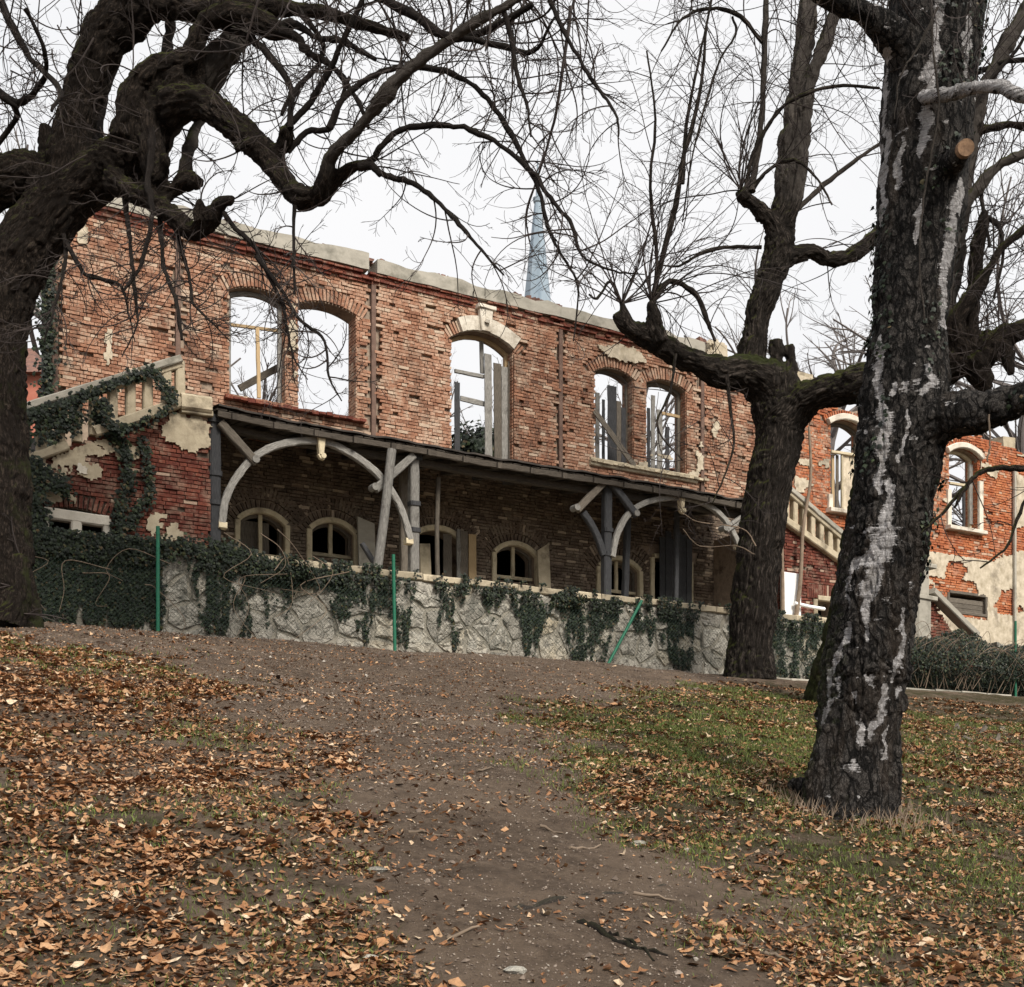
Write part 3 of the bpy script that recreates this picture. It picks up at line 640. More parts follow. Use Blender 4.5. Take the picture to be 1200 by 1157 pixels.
lst_low = brick_run(FU(240, DW), wing_u, FLOOR, lambda u: 8.02, LOW, DW, miss=.05)
put_bricks(lowm, lst_low)
for o in LOW[:5]:
    put_ring(lowm, ring_bricks(o, DW, h=.28), DW-.004)
for xm in (307, 390, 512, 604, 726): # relieving arches over the low windows
    o = LOW[[307, 390, 512, 604, 726].index(xm)]
    put_ring(lowm, ring_bricks(o, DW, inner=.30, h=.27), DW-.006)
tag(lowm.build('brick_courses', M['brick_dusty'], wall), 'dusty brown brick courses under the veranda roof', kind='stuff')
def pl_right(u, z):
    p_ = np.stack([u*.8, z*1.5, u*0], -1); n_ = fbm(p_, 5, 15)
    f = np.where(z < 6.35, .55, np.where(z < 7.15, -.30, np.where(z < 7.95, .22, -.42)))
    f = f+(u > FU(1188, DW))*.5
    for o in UP+LOW: f = np.where((u > o.u0-.03) & (u < o.u1+.03) & (z > o.zb-.03) & (z < o.zc+.03), -9, f)
    return f+(n_-.5)*2.4
lst_r = brick_run(wing_u, u_right, 5.0, ztop, UP+LOW, DW, lambda u, z: hole(u, z), .02)
put_bricks(rt, lst_r)
for o in UP[5:]: put_ring(rt, ring_bricks(o, DW), DW-.01)
tag(rt.build('brick_courses', M['brick_orange'], wall), 'bright orange brick courses of the right wing', kind='stuff')
mb = MB(); patchmesh(mb, wing_u+.3, u_right, 3.6, 11.4, DW-.03, pl_right)
tag(mb.build('plaster_coat', M['plaster'], wall), 'cream plaster peeling off the right wing')
# plaster remains on the main front
mb = MB()
def blob(cx, cy, rx, ry, D=DW, amp=.9, seed=0):
    uc, zc = FUZ(cx, cy, D); ru = rx/FPX*DEP(cx, D)*1.15; rz_ = ry/FPX*DEP(cx, D)
    patchmesh(mb, uc-ru*1.5, uc+ru*1.5, zc-rz_*1.5, zc+rz_*1.5, D-.06,
              lambda u, z: 1-((u-uc)/ru)**2-((z-zc)/rz_)**2+(fbm(np.stack([u*5+seed, z*5, u*0], -1), 5, 41)-.5)*3.6*amp, .05, .03)
for a in ((95, 272, 8, 18), (127, 412, 5, 22), (342, 395, 6, 45), (726, 414, 34, 9), (775, 536, 18, 3), (838, 505, 6, 9), (752, 546, 7, 6), (818, 545, 6, 22), (811, 560, 12, 6), (838, 412, 14, 12), (940, 446, 14, 7)): blob(*a)
mb.build('plaster_remnant', M['plaster'], wall)
# window 2: plaster hood and keystone
o = UP[2]; mb = MB(); cz = o.zc-o.Rr
for i in range(14):
    a = -.72+1.44*i/14; aa = (-.50, .52)
    if not (aa[0] < a < aa[1]): continue
    a2 = a+1.44/14; r0, r1 = o.Rr+.01, o.Rr+.34
    v = W([o.uc+r0*math.sin(a), o.uc+r1*math.sin(a), o.uc+r0*math.sin(a), o.uc+r1*math.sin(a), o.uc+r0*math.sin(a2), o.uc+r1*math.sin(a2), o.uc+r0*math.sin(a2), o.uc+r1*math.sin(a2)],
          [DW-.10, DW-.10, DW+.02, DW+.02]*2, [cz+r0*math.cos(a), cz+r1*math.cos(a)]*2+[cz+r0*math.cos(a2), cz+r1*math.cos(a2)]*2)
    mb.add(v+nr.uniform(-.006, .006, v.shape), BF, .6)
hood = mb.build('arch_hood', M['plaster_white'], villa)
mb = MB(); ribbon(mb, [(o.uc+.02, o.zc-.02), (o.uc+.02, o.zc+.52)], DW-.2, .3, .14, .7, taper=(.8, 1.25)); ribbon(mb, [(o.uc-.22, o.zc+.54), (o.uc+.26, o.zc+.54)], DW-.24, .09, .2, .7)
tube(mb, [W(o.uc+.02, DW-.22, o.zc+.18), W(o.uc+.02, DW-.26, o.zc+.24)], [.07, .05], 10, .5)
mb.build('keystone', M['plaster_white'], villa)
for o in UP[5:]:
    mb = MB(); th = np.linspace(-1, 1, 9)*math.asin(o.w/2/o.Rr)*1.15
    ribbon(mb, [(o.uc+(o.Rr+.10)*math.sin(a), o.zc-o.Rr+(o.Rr+.10)*math.cos(a)) for a in th], DW-.14, .17, .16, .6)
    mb.build('arch_hood', M['plaster_white'], villa)
    mb = MB(); ribbon(mb, [(o.u0-.18, o.zb-.06), (o.u1+.18, o.zb-.06)], DW-.22, .12, .3, .6); mb.build('sill', M['plaster_white'], villa)
# surrounds on W4/W5 left side and W5
for o in UP[5:]:
    mb = MB(); ribbon(mb, [(o.u0-.05, o.zb), (o.u0-.05, o.zb+(1.1 if o is UP[6] else .4))], DW-.09, .16, .1, .7); ribbon(mb, [(o.u1+.07, o.zb), (o.u1+.07, o.zb+1.55)], DW-.09, .18, .1, .7)
    mb.build('surround', M['plaster_white'], villa)
# sills of paired windows
for a, b, oo in ((690, 822, UP[3]), (262, 424, UP[0])):
    mb = MB(); u0, u1 = FU(a, DW), FU(b, DW); zz = oo.zb-.10
    for x in np.arange(u0, u1, .16): box(mb, x, x+.15, DW-.16-rng.uniform(0, .03), DW+.3, zz-.04+rng.uniform(-.01, .01), zz+.02+rng.uniform(-.02, .02), j=.008)
    mb.build('sill', M['stone_trim' if a > 600 else 'brick_red'], villa)
mb = MB(); ribbon(mb, [FUZ(690, 541, DW), FUZ(815, 563, DW)], DW-.1, .2, .14, .5); mb.build('apron', M['stone_trim'], villa)
# dark ribbons that paint shade lines down the brick front
for c in shade_lines:
    mb = MB(); ribbon(mb, [(c, 8.02), (c, ZT-.25)], DW-.066, .11, .08, .4); mb.build('painted_shade_line', M['shade_strip'], villa)
# cornice: corbelled tile courses, then the concrete ring beam
corn = MB()
for k, (pj, h) in enumerate(((.05, .06), (.10, .05), (.06, .05), (.13, .05))):
    z = ZT-.24+k*.062; u = u_left
    while u < u_beam1:
        L = rng.uniform(.12, .3)
        if rng.random() > .07: box(corn, u, u+L-.012, DW-pj-rng.uniform(0, .03), DW+.05, z, z+h*rng.uniform(.75, 1), j=.006)
        u += L
tag(corn.build('cornice', M['brick_red'], villa), kind='stuff')
def beam(x0, x1, z0, z1, name='ring_beam', mat='concrete', D0=DW-.16):
    mb = MB(); us = np.arange(FU(x0, DW), FU(x1, DW), .18); n = len(us)
    zt_ = z1+(fbm(np.stack([us*2.5, us*0, us*0], -1), 4, 9)-.5)*.18; zb_ = z0+(fbm(np.stack([us*3, us*0+4, us*0], -1), 4, 9)-.5)*.05
    V = np.concatenate([W(us, D0+(nr.rand(n)-.5)*.02, zb_), W(us, D0+(nr.rand(n)-.5)*.02, zt_), W(us, DW+.4, zt_+.02), W(us, DW+.4, zb_)])
    F = [[a*n+i, a*n+i+1, ((a+1) % 4)*n+i+1, ((a+1) % 4)*n+i] for a in range(4) for i in range(n-1)]+[[0, n, 2*n, 3*n], [n-1, 4*n-1, 3*n-1, 2*n-1]]
    mb.add(V, [f[::-1] for f in F], .5); return mb.build(name, M[mat], villa)
beam(118, 437, ZT+.02, ZT+.36); beam(439, 828, ZT, ZT+.29)
mb = MB()
for x in np.arange(u_beam0, FU(905, DW), .13):
    if fbm(np.array([[x*1.3, 2, 0.]]), 3, 3)[0] > .52: abox(mb, W(x, DW+rng.uniform(-.05, .2), ZT+.33), rng.uniform(.03, .11), .07, rng.uniform(.02, .07), rng.random()*3, j=.02)
tag(mb.build('rubble', M['tile'], villa), kind='stuff')
for a, b, c, d in ((832, 848, 0, .42), (934, 952, -.2, .2), (1176, 1190, -.6, -.25)):
    mb = MB(); box(mb, FU(a, DW), FU(b, DW), DW, DW+.45, ZT+c, ZT+d, .5, .03); mb.build('parapet_block', M['stone_trim'], villa)
# inside: floors and the back of the house keep the lower rooms dark
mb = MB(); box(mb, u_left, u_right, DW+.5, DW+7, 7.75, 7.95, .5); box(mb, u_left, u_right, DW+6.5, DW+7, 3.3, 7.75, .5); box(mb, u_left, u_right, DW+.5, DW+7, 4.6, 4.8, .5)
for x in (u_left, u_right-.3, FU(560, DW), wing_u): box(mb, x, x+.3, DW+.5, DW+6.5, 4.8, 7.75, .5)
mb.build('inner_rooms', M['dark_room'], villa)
# window joinery
def frame(o, D, w=.09, dep=.08, mat='paint_cream', name='window_frame', bottom=True, parent=villa, inset=0.0, legs=(1, 1), drop=0):
    mb = MB(); th = np.linspace(-1, 1, 11)*(math.asin(min(.999, o.w/2/o.Rr)) if o.Rr else 0)
    q = inset-w/2
    if o.Rr: ribbon(mb, [(o.uc+(o.Rr-inset+w/2)*math.sin(a), o.zc-o.Rr+(o.Rr-inset+w/2)*math.cos(a)) for a in th], D, w, dep, .5)
    else: ribbon(mb, [(o.u0, o.zc-inset+w/2), (o.u1, o.zc-inset+w/2)], D, w, dep, .5)
    for s_, e in ((o.u0+q, legs[0]), (o.u1-q, legs[1])):
        if e: ribbon(mb, [(s_, o.zb-drop), (s_, o.zs+.02)], D+.003, w, dep, .5)
    if bottom: ribbon(mb, [(o.u0, o.zb+w/2), (o.u1, o.zb+w/2)], D+.006, w, dep, .5)
    return mb.build(name, M[mat], parent)
def bars(lst, D, w, dep, mat, parent, name='glazing_bar'):
    for p0, p1 in lst:
        mb = MB(); ribbon(mb, [p0, p1], D, w, dep); mb.build(name, M[mat], parent)
D2 = DW+.22
f = frame(UP[0], D2, .10, .09, 'wood', inset=.10, bottom=False)
bars([(FUZ(271, 380, D2), FUZ(334, 388, D2))], D2+.02, .07, .05, 'wood_tan', f, 'transom'); bars([(FUZ(302, 384, D2), FUZ(304, 466, D2))], D2, .08, .06, 'wood_tan', f, 'mullion')
f = frame(UP[2], D2, .09, .09, 'wood_tan', inset=.09, bottom=False)
bars([(FUZ(534, 434, D2), FUZ(568, 441, D2))], D2+.02, .09, .06, 'wood', f, 'transom'); bars([(FUZ(565, 398, D2), FUZ(566, 437, D2))], D2+.02, .10, .05, 'wood', f, 'mullion'); bars([(FUZ(541, 466, D2), FUZ(570, 473, D2))], D2+.04, .12, .04, 'wood', f, 'transom')
def board(pts, D, w, mat, label=None, parent=None, D1=None, dep=.03, name='board', group='boards nailed across the empty windows'):
    mb = MB(); ribbon(mb, pts, D, w, dep, D1=D1, jit=.006)
    o = mb.build(name, M[mat], parent)
    if label: tag(o, label, 'board', group if parent is None else None)
    return o
f2 = f
for a in (((536, 448), (536, 535), .14, 'wood_dark'), ((572, 415), (573, 545), .19, 'wood'), ((583, 426), (584, 545), .20, 'wood_mid'), ((591.5, 430), (592, 545), .17, 'wood'), ((599, 424), (599, 545), .15, 'wood_mid')):
    D3 = D2-.06-.035*(a[0][0] in (583, 599)) if a[0][0] != 536 else D2; board([FUZ(*a[1], D3), FUZ(*a[0], D3)], D3, a[2], a[3], None, f2)
f = frame(UP[3], D2, .08, .09, 'wood_mid', inset=.06, bottom=False)
for a in (((701, 460), (701, 540), .12, 'wood'), ((708, 468), (708, 540), .08, 'wood_dark'), ((718, 452), (718, 542), .27, 'wood_dark'), ((726, 470), (726, 543), .14, 'wood_mid'), ((734, 478), (734, 545), .27, 'wood_dark')):
    board([FUZ(*a[1], D2), FUZ(*a[0], D2)], D2+.02, a[2], a[3], None, f)
board([FUZ(697, 481, DW-.12), FUZ(744, 546, DW-.12)], DW-.12, .15, 'wood_mid', 'diagonal grey brown board across the burnt planks of a paired window')
f = frame(UP[4], D2, .10, .10, 'wood_mid', inset=.10, bottom=False)
bars([(FUZ(776, 484, D2), FUZ(798, 489, D2))], D2, .08, .05, 'wood_tan', f, 'transom')
for a in (((761, 478), (761, 548), .09, 'wood_dark'), ((766, 463), (766, 550), .12, 'wood'), ((774, 480), (774, 552), .17, 'wood'), ((783, 500), (783, 554), .12, 'wood_dark')):
    board([FUZ(*a[1], D2), FUZ(*a[0], D2)], D2+.02, a[2], a[3], None, f)
f = frame(UP[5], D2, .09, .1, 'wood_mid', inset=.09)
bars([(FUZ(974, 529, D2), FUZ(1008, 534, D2))], D2-.02, .08, .1, 'paint_cream', f, 'transom'); 
for x in (975, 980, 985): board([FUZ(x, 594, D2), FUZ(x, 532, D2)], D2+.12, .1, 'wood_tan' if x == 980 else 'wood_mid', None, f)
bars([(FUZ(988, 596, D2), FUZ(988, 533, D2))], D2+.02, .06, .06, 'paint_cream', f, 'mullion')
mb = MB(); u0, z0 = FUZ(990, 596, D2); u1, z1 = FUZ(1006, 535, D2); box(mb, u0, u1, D2+.06, D2+.09, z0, z1, .8); mb.build('window_panel', M['plaster'], f)
f = frame(UP[6], D2, .09, .1, 'paint_cream', inset=.09)
bars([(FUZ(1113, 566, D2), FUZ(1145, 571, D2))], D2-.02, .08, .1, 'paint_cream', f, 'transom')
board([FUZ(1138, 615, D2), FUZ(1138, 545, D2)], D2-.05, .26, 'wood', None, f, name='shutter')
bars([(FUZ(1131, 617, D2), FUZ(1131, 570, D2))], D2+.03, .07, .06, 'wood_dark', f, 'mullion')
# low windows below the veranda
for i, o in enumerate(LOW[:5]):
    if i == 2: continue
    frame(o, DW-.07, .12, .12, 'paint_cream', 'surround', bottom=False, drop=.1)
    f = frame(o, DW+.16, .07, .08, 'wood_mid', inset=.06, bottom=False)
    tz = o.zb+.12 if i in (0, 1, 3) else o.zb+.3
    bars([((o.u0, tz), (o.u1, tz+.0))], DW+.12, .08, .07, 'paint_cream', f, 'transom'); bars([((o.uc, tz), (o.uc, o.zc))], DW+.11, .09, .07, 'paint_cream', f, 'mullion')
    if i == 0:
        for x in np.linspace(o.u0+.08, o.u1-.3, 8): board([(x, o.zb-.5), (x, o.zc-.12)], DW+.3, .12, 'wood_mid', None, f)
    if i in (0, 4):
        for x in np.linspace(o.u0+.1, o.u1-.1, 6): board([(x, o.zb-.4), (x, o.zb+.12)], DW+.10, .13 if i == 4 else .05, 'wood' if i == 4 else 'wood_tan', None, f)
# door openings C and F
o = LOW[2]; frame(o, DW-.07, .13, .13, 'paint_cream', 'door_surround', bottom=False)
for x, t, m_, w in ((522, 628, 'wood_mid', .22), (535, 622, 'wood', .1), (541, 624, 'wood_mid', .2), (551, 628, 'wood_tan', .2)):
    board([(FU(x, DW)-.02, FLOOR), (FU(x, DW)-.02, FZ(x, t, DW))], DW-.16, w, m_, None, villa, name='door_plank')
o = LOW[5]; frame(o, DW-.07, .12, .12, 'paint_cream', 'door_surround', bottom=False)
for k, x in enumerate(np.linspace(o.u0+.16, o.u1-.12, 6)): board([(x, FLOOR), (x, FZ(785, 628+rng.uniform(-4, 6), DW))], DW-.17-.02*(k % 2), .17, 'wood_dark', None, villa, name='door_plank')
for x in (846, 852, 858, 866): board([(FU(x, DW), FLOOR), (FU(x, DW), FZ(x, 636, DW))], DW-.2, .14, 'wood_mid', None, villa, name='door_plank')
# lower right wing window and slatted vent
frame(LOW[6], DW-.06, .10, .12, 'plaster_white', 'surround')
mb = MB(); o = LOW[6]; 
for x in np.arange(o.u0-.35, o.u1+.5, .075): box(mb, x, x+.062, DW-.03, DW+.05, o.zc+.12, o.zc+.5, j=.004)
tag(mb.build('soldier_course', M['brick_red'], wall), kind='stuff')
f = frame(LOW[7], DW-.05, .09, .1, 'wood_mid'); o = LOW[7]
for k in range(3): board([(o.u0+.05, o.zb+.12+k*.15), (o.u1-.05, o.zb+.12+k*.15)], DW+.04, .14, 'wood_mid', None, f)
mb = MB(); ribbon(mb, [(FU(1186, DW), 3.6), (FU(1186, DW), 11)], DW-.14, .09, .09, .5); mb.build('drainpipe', M['concrete'], villa)
mb = MB(); tube(mb, [W(u_left-.05, DW-.12, 4.5), W(u_left-.05, DW-.12, ZT)], .09, 8); mb.build('drainpipe', M['wood_dark'], villa)
mb = MB()
u0, z0 = FUZ(915, 722, DP-.12); u1, z1 = FUZ(938, 673, DP-.12); box(mb, u0, u1, DP-.14, DP-.10, 4.3, z1, .8)
tag(mb.build('white_board', M['board_white']), 'clean white sheet standing against the brick wall right of the middle tree', 'board')
# broken roof with tiles seen through the right paired window
rf = thing('collapsed_roof', 'collapsed tiled roof slope seen through the right paired window', 'roof', W(FU(790, 30), 30, 7.95))
mb = MB(); tmb = MB()
for k in range(12):
    for j in range(22):
        u = FU(770, 29.2)+j*.19+k*.12; z = 8.9+k*.19+j*.03; D = 28.6+k*.17
        if rng.random() > .12: box(tmb, u, u+.17, D, D+.24, z, z+.035, j=.03)
for k in range(6): ribbon(mb, [(FU(775, 28.6)+k*.8, 7.95), (FU(775, 28.6)+k*.8+1.2, 11.0)], 28.6, .12, .12, D1=30.4)
tag(tmb.build('roof_tiles', M['tile'], rf), kind='stuff'); mb.build('rafter', M['wood_dark'], rf)
# sloping prop inside window 1
board([FUZ(281, 455, 25.9), FUZ(333, 427, 25.9)], 25.9, .15, 'wood_mid', 'thick leaning plank seen through the leftmost upper window', group=None, dep=.06)
# ================================================================= STAIRS
def stair(x_rail, mirror, label, u_end0, u_end1, name='outside_staircase'):
    pass
def rib(mb, pts, D, w, dep, **k): ribbon(mb, [FUZ(x, y, D) for x, y in pts], D, w, dep, **k)
uL0, uL1 = FU(28, DP), FU(247, DP)
ls = thing('outside_staircase', 'left ivy grown brick staircase with broken sandstone balustrade', 'staircase', W((uL0+uL1)/2, DP+.8, 3.4))
land_z = FZ(213, 477, DP); slope = (FZ(213, 477, DP)-FZ(32, 541, DP))/(FU(213, DP)-FU(32, DP)); u_k = FU(213, DP)
def st_top(u): return land_z-max(0, u_k-float(u))*slope
sw = Op(FU(52, DP), FU(124, DP), FZ(88, 630, DP), FZ(88, 596, DP), .1, .24)
mb = MB(); backing(mb, uL0, uL1, 3.3, st_top, [sw], DP+.045, .4); 
box(mb, uL0, uL0+.4, DP+.45, DW, 3.3, st_top(uL0), .5); box(mb, uL1-.4, uL1, DP+.45, DW, 3.3, land_z, .5)
lw = mb.build('wall', M['mortar_dark'], ls)
lst = brick_run(uL0, uL1, 4.6, st_top, [sw], DP, lambda u, z: False, .012)
lst = sorted(lst, key=lambda b: (-b[0]*1.0)); objs, rest = lst[:300], lst[300:]
brick_objects(objs, lw, M['brick_red'])
mb = MB(); put_bricks(mb, rest+[(uL1, 0, 0, 0)][:0]); put_ring(mb, ring_bricks(sw, DP, h=.23), DP-.03)
tag(mb.build('brick_courses', M['brick_red'], lw), kind='stuff')
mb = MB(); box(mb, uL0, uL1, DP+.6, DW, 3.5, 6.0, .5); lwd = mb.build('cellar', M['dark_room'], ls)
mb = MB()
for k in range(9):
    u = uL0+.1+k*.3; box(mb, u, u+.32, DP+.4, DW-.05, 6.0, st_top(u)+.1, .5)
mb.build('step', M['concrete'], ls)
# plaster left on the stair wall
mb = MB(); 
def dab(cx, cy, rx, ry, D=DP, sd=0.):
    uc, zc = FUZ(cx, cy, D); ru = rx/FPX*DEP(cx, D); rz_ = ry/FPX*DEP(cx, D)
    patchmesh(mb, uc-ru*1.5, uc+ru*1.5, zc-rz_*1.5, zc+rz_*1.5, D-.03, lambda u, z: (1-((u-uc)/ru)**2-((z-zc)/rz_)**2+(fbm(np.stack([u*5+sd, z*5, u*0], -1), 5, 51)-.5)*4.2)*np.where(z > land_z-np.maximum(0, u_k-u)*slope-.05, 0, 1), .035, .02)
dab(96, 545, 30, 24); dab(62, 575, 20, 20, sd=3); dab(212, 505, 34, 22, sd=5); dab(185, 618, 32, 16, sd=9); dab(60, 545, 20, 15, sd=12); dab(150, 530, 20, 10, sd=2); dab(100, 520, 30, 8, sd=8)
mb.build('plaster_remnant', M['stone_trim'], lw)
mb = MB(); dab(93, 551, 8, 9, DP-.02); mb.build('plaster_remnant', M['plaster_white'], lw)
mb = MB(); rib(mb, [(52, 600), (128, 611)], DP-.09, .2, .2); rib(mb, [(90, 606), (90, 634)], DP-.08, .19, .18); rib(mb, [(126, 608), (126, 636)], DP-.08, .14, .18); rib(mb, [(53, 600), (53, 634)], DP-.08, .14, .18)
f = mb.build('window_frame', M['plaster_white'], ls)
# balustrade left
mb = MB(); rib(mb, [(30, 476), (213, 419)], DP-.16, .13, .34); mb.build('handrail', M['concrete'], ls)
mb = MB(); rib(mb, [(24, 541), (80, 521)], DP-.16, .16, .3); rib(mb, [(112, 505), (214, 470)], DP-.18, .19, .34); mb.build('stringer', M['stone_trim'], ls)
mb = MB(); rib(mb, [(213, 469), (249, 474)], DP-.20, .30, .4); rib(mb, [(213, 480), (250, 485)], DP-.14, .1, .3); mb.build('landing_slab', M['stone_trim'], ls)
for x in (30, 49, 71, 91, 111, 133, 154, 174, 196, 212):
    yt = 476-(x-30)*.3115; yb = 539-(x-24)*.36
    mb = MB(); w = .17; Dq = DP-.08
    ribbon(mb, [FUZ(x, yb+2, Dq), FUZ(x, yt+3, Dq)], Dq, w, .18, .6); mb.build('baluster', M['stone_trim'], ls)
mb = MB(); rib(mb, [(26, 484), (213, 427)], DP-.10, .10, .24); mb.build('upper_string', M['stone_trim'], ls)
# right stair
uR0, uR1 = FU(912, DP), FU(1088, DP)
rs = thing('outside_staircase', 'right brick staircase with arcaded sandstone balustrade descending behind the birch', 'staircase', W((uR0+uR1)/2, DP+.8, 3.4))
slopeR = (FZ(923, 610, DP)-FZ(990, 662, DP))/(FU(990, DP)-FU(923, DP)); zR = FZ(923, 612, DP); uRk = FU(923, DP)
def sr_top(u): return zR-max(0, float(u)-uRk)*slopeR
swr = Op(FU(957, DP), FU(977, DP), FZ(967, 730, DP), FZ(967, 705, DP), .0, .30)
uR1b = FU(1066, DP)
mb = MB(); backing(mb, uR0, uR1b, 3.3, lambda u: max(5.0, sr_top(u)), [swr], DP+.045, .4); box(mb, uR0, uR0+.3, DP+.4, DW, 3.3, zR, .5)
rw = mb.build('wall', M['mortar'], rs)
mb = MB(); put_bricks(mb, brick_run(uR0, uR1b, 4.4, lambda u: max(5.0, sr_top(u)), [swr], DP, miss=.03))
for x in np.arange(swr.u0-.35, swr.u1+.45, .075): box(mb, x, x+.062, DP-.03, DP+.05, swr.zc+.06, swr.zc+.40, j=.004)
tag(mb.build('brick_courses', M['brick_red'], rw), kind='stuff')
frame(swr, DP-.06, .13, .14, 'stone_trim', 'surround', parent=rs)
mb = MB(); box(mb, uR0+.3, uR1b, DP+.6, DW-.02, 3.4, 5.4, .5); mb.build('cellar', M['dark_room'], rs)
mb = MB(); rib(mb, [(921, 567), (994, 629)], DP-.16, .13, .32); mb.build('handrail', M['concrete'], rs)
mb = MB(); rib(mb, [(921, 573), (994, 636)], DP-.12, .13, .24); mb.build('upper_string', M['stone_trim'], rs)
mb = MB(); rib(mb, [(921, 608), (1060, 708)], DP-.16, .18, .32); mb.build('stringer', M['stone_trim'], rs)
x = 923.
while x < 1000:
    yt = 573+(x-921)*.863; yb = 606+(x-921)*.72
    mb = MB(); ribbon(mb, [FUZ(x, yb, DP-.08), FUZ(x, yt, DP-.08)], DP-.08, .15, .18, .6); mb.build('baluster', M['stone_trim'], rs); x += 10.2
mb = MB()
for k in range(10): u = uRk+.2+k*.3; box(mb, u, u+.32, DP+.4, DW-.05, 5.4, max(5.5, sr_top(u)+.1), .5)
mb.build('step', M['concrete'], rs)
# newel pedestal and lower flight
nw = thing('stair_newel', 'grey sandstone pedestal with sloping coping at the foot of the right stairs', 'pedestal', W(FU(1084, DP), DP, 3.4))
mb = MB(); rib(mb, [(1084, 760), (1084, 700)], DP-.05, .6, .5, rnd=.3); rib(mb, [(1084, 700), (1084, 662)], DP, .42, .42, rnd=.4); rib(mb, [(1070, 660), (1098, 664)], DP-.08, .12, .56, rnd=.4); rib(mb, [(1069, 697), (1099, 702)], DP-.1, .12, .6, rnd=.4)
mb.build('pedestal', M['concrete'], nw)
mb = MB(); rib(mb, [(1096, 692), (1148, 744)], DP-.1, .17, .34, rnd=.3); mb.build('coping', M['concrete'], nw)
uu0, uu1 = FU(1040, DP+.2), FU(1150, DP+.2)
def nt(u): return max(3.6, FZ(1096, 700, DP)-max(0, float(u)-FU(1096, DP))*.86)
mb = MB(); backing(mb, uu0, uu1, 3.3, nt, [], DP+.25, .3); mb.build('wall', M['mortar'], nw)
mb = MB(); put_bricks(mb, brick_run(uu0, uu1, 3.6, nt, [], DP+.2, lambda u, z: fbm(np.array([[u*2, z*2, 0.]]), 3, 5)[0] > .56)); tag(mb.build('brick_courses', M['brick_red'], nw), kind='stuff')
# ================================================================= VERANDA
ver = thing('wooden_veranda', 'sagging grey timber veranda with curved braces along the villa front', 'veranda', W(FU(560, DP), DP+.5, FLOOR))
uP0, uP1 = FU(252, DP), FU(912, DP)
_sx = [252, 330, 400, 493, 560, 640, 711, 800, 860, 912]; _sy = [473, 490, 503, 518.5, 532, 545, 556, 571, 583, 592]
def edge_z(u): return float(np.interp(u, [FU(x, DP-.25) for x in _sx], [FZ(x, y+2, DP-.25) for x, y in zip(_sx, _sy)]))
us = np.arange(uP0, uP1, .17); n = len(us)
mb = MB(); ez = np.array([edge_z(u) for u in us])+nr.uniform(-.008, .008, n)
Dr = np.linspace(DP-.25, DW-.02, 6); V = []; 
for a in range(6): V.append(W(us, Dr[a]+(nr.rand(n)-.5)*(.06 if a == 0 else .01), ez*(1-a/5)+8.1*a/5+.012*np.sin(us*30)))
V = np.concatenate(V); Vt = V+[0, 0, .035]
F = [[a*n+i, a*n+i+1, (a+1)*n+i+1, (a+1)*n+i] for a in range(5) for i in range(n-1)]
mb.add(np.vstack([V, Vt]), [f[::-1] for f in F]+[[x+6*n for x in f] for f in F]+[[i, i+1, 6*n+i+1, 6*n+i] for i in range(n-1)]+[[5*n+i+1, 5*n+i, 11*n+i, 11*n+i+1] for i in range(n-1)], .3)
mb.build('roof', M['roof_top'], ver)
def zz_(u, k): return edge_z(u)*(1-k)+8.1*k
u = uP0+.08
while u < uP1-.1:                       # ceiling boards under the roof, each one a board
    mb = MB(); w = .2
    p0, p1 = W(u, DP-.2, zz_(u, .02)-.03), W(u, DW-.06, zz_(u, .98)-.03)
    v = np.array([p0-DU*w/2, p0-DU*w/2+[0, 0, -.025], p1-DU*w/2, p1-DU*w/2+[0, 0, -.025], p0+DU*w/2, p0+DU*w/2+[0, 0, -.025], p1+DU*w/2, p1+DU*w/2+[0, 0, -.025]])+nr.uniform(-.006, .006, (8, 3))
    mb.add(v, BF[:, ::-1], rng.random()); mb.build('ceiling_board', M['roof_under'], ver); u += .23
u = uP0+.3
while u < uP1:
    mb = MB(); p0, p1 = W(u, DP-.28, zz_(u, 0)-.14), W(u, DW-.05, zz_(u, 1)-.14)
    v = np.array([p0-DU*.05+[0, 0, -.06], p0-DU*.05+[0, 0, .06], p1-DU*.05+[0, 0, -.06], p1-DU*.05+[0, 0, .06], p0+DU*.05+[0, 0, -.06], p0+DU*.05+[0, 0, .06], p1+DU*.05+[0, 0, -.06], p1+DU*.05+[0, 0, .06]])
    mb.add(v, BF, rng.random(), v); mb.build('rafter', M['wood_brown'], ver); u += .82
mb = MB(); ribbon(mb, [(x, edge_z(x)-.12) for x in np.arange(uP0, uP1, .35)], DP-.22, .12, .07, .5, .008); mb.build('fascia', M['wood_brown'], ver)
mb = MB(); ribbon(mb, [(x, edge_z(x)-.24) for x in np.arange(uP0, uP1, .35)], DP+.10, .15, .14, .3, .006); mb.build('wall_plate', M['wood_brown'], ver)
def vbar(pts, w, dep, mat, name, D=DP, **k):
    mb = MB(); rib(mb, pts, D, w, dep, **k); return mb.build(name, M[mat], ver)
def arcpts(pts): return [tuple(p_) for p_ in catmull([(x, y) for x, y in pts], 6)]
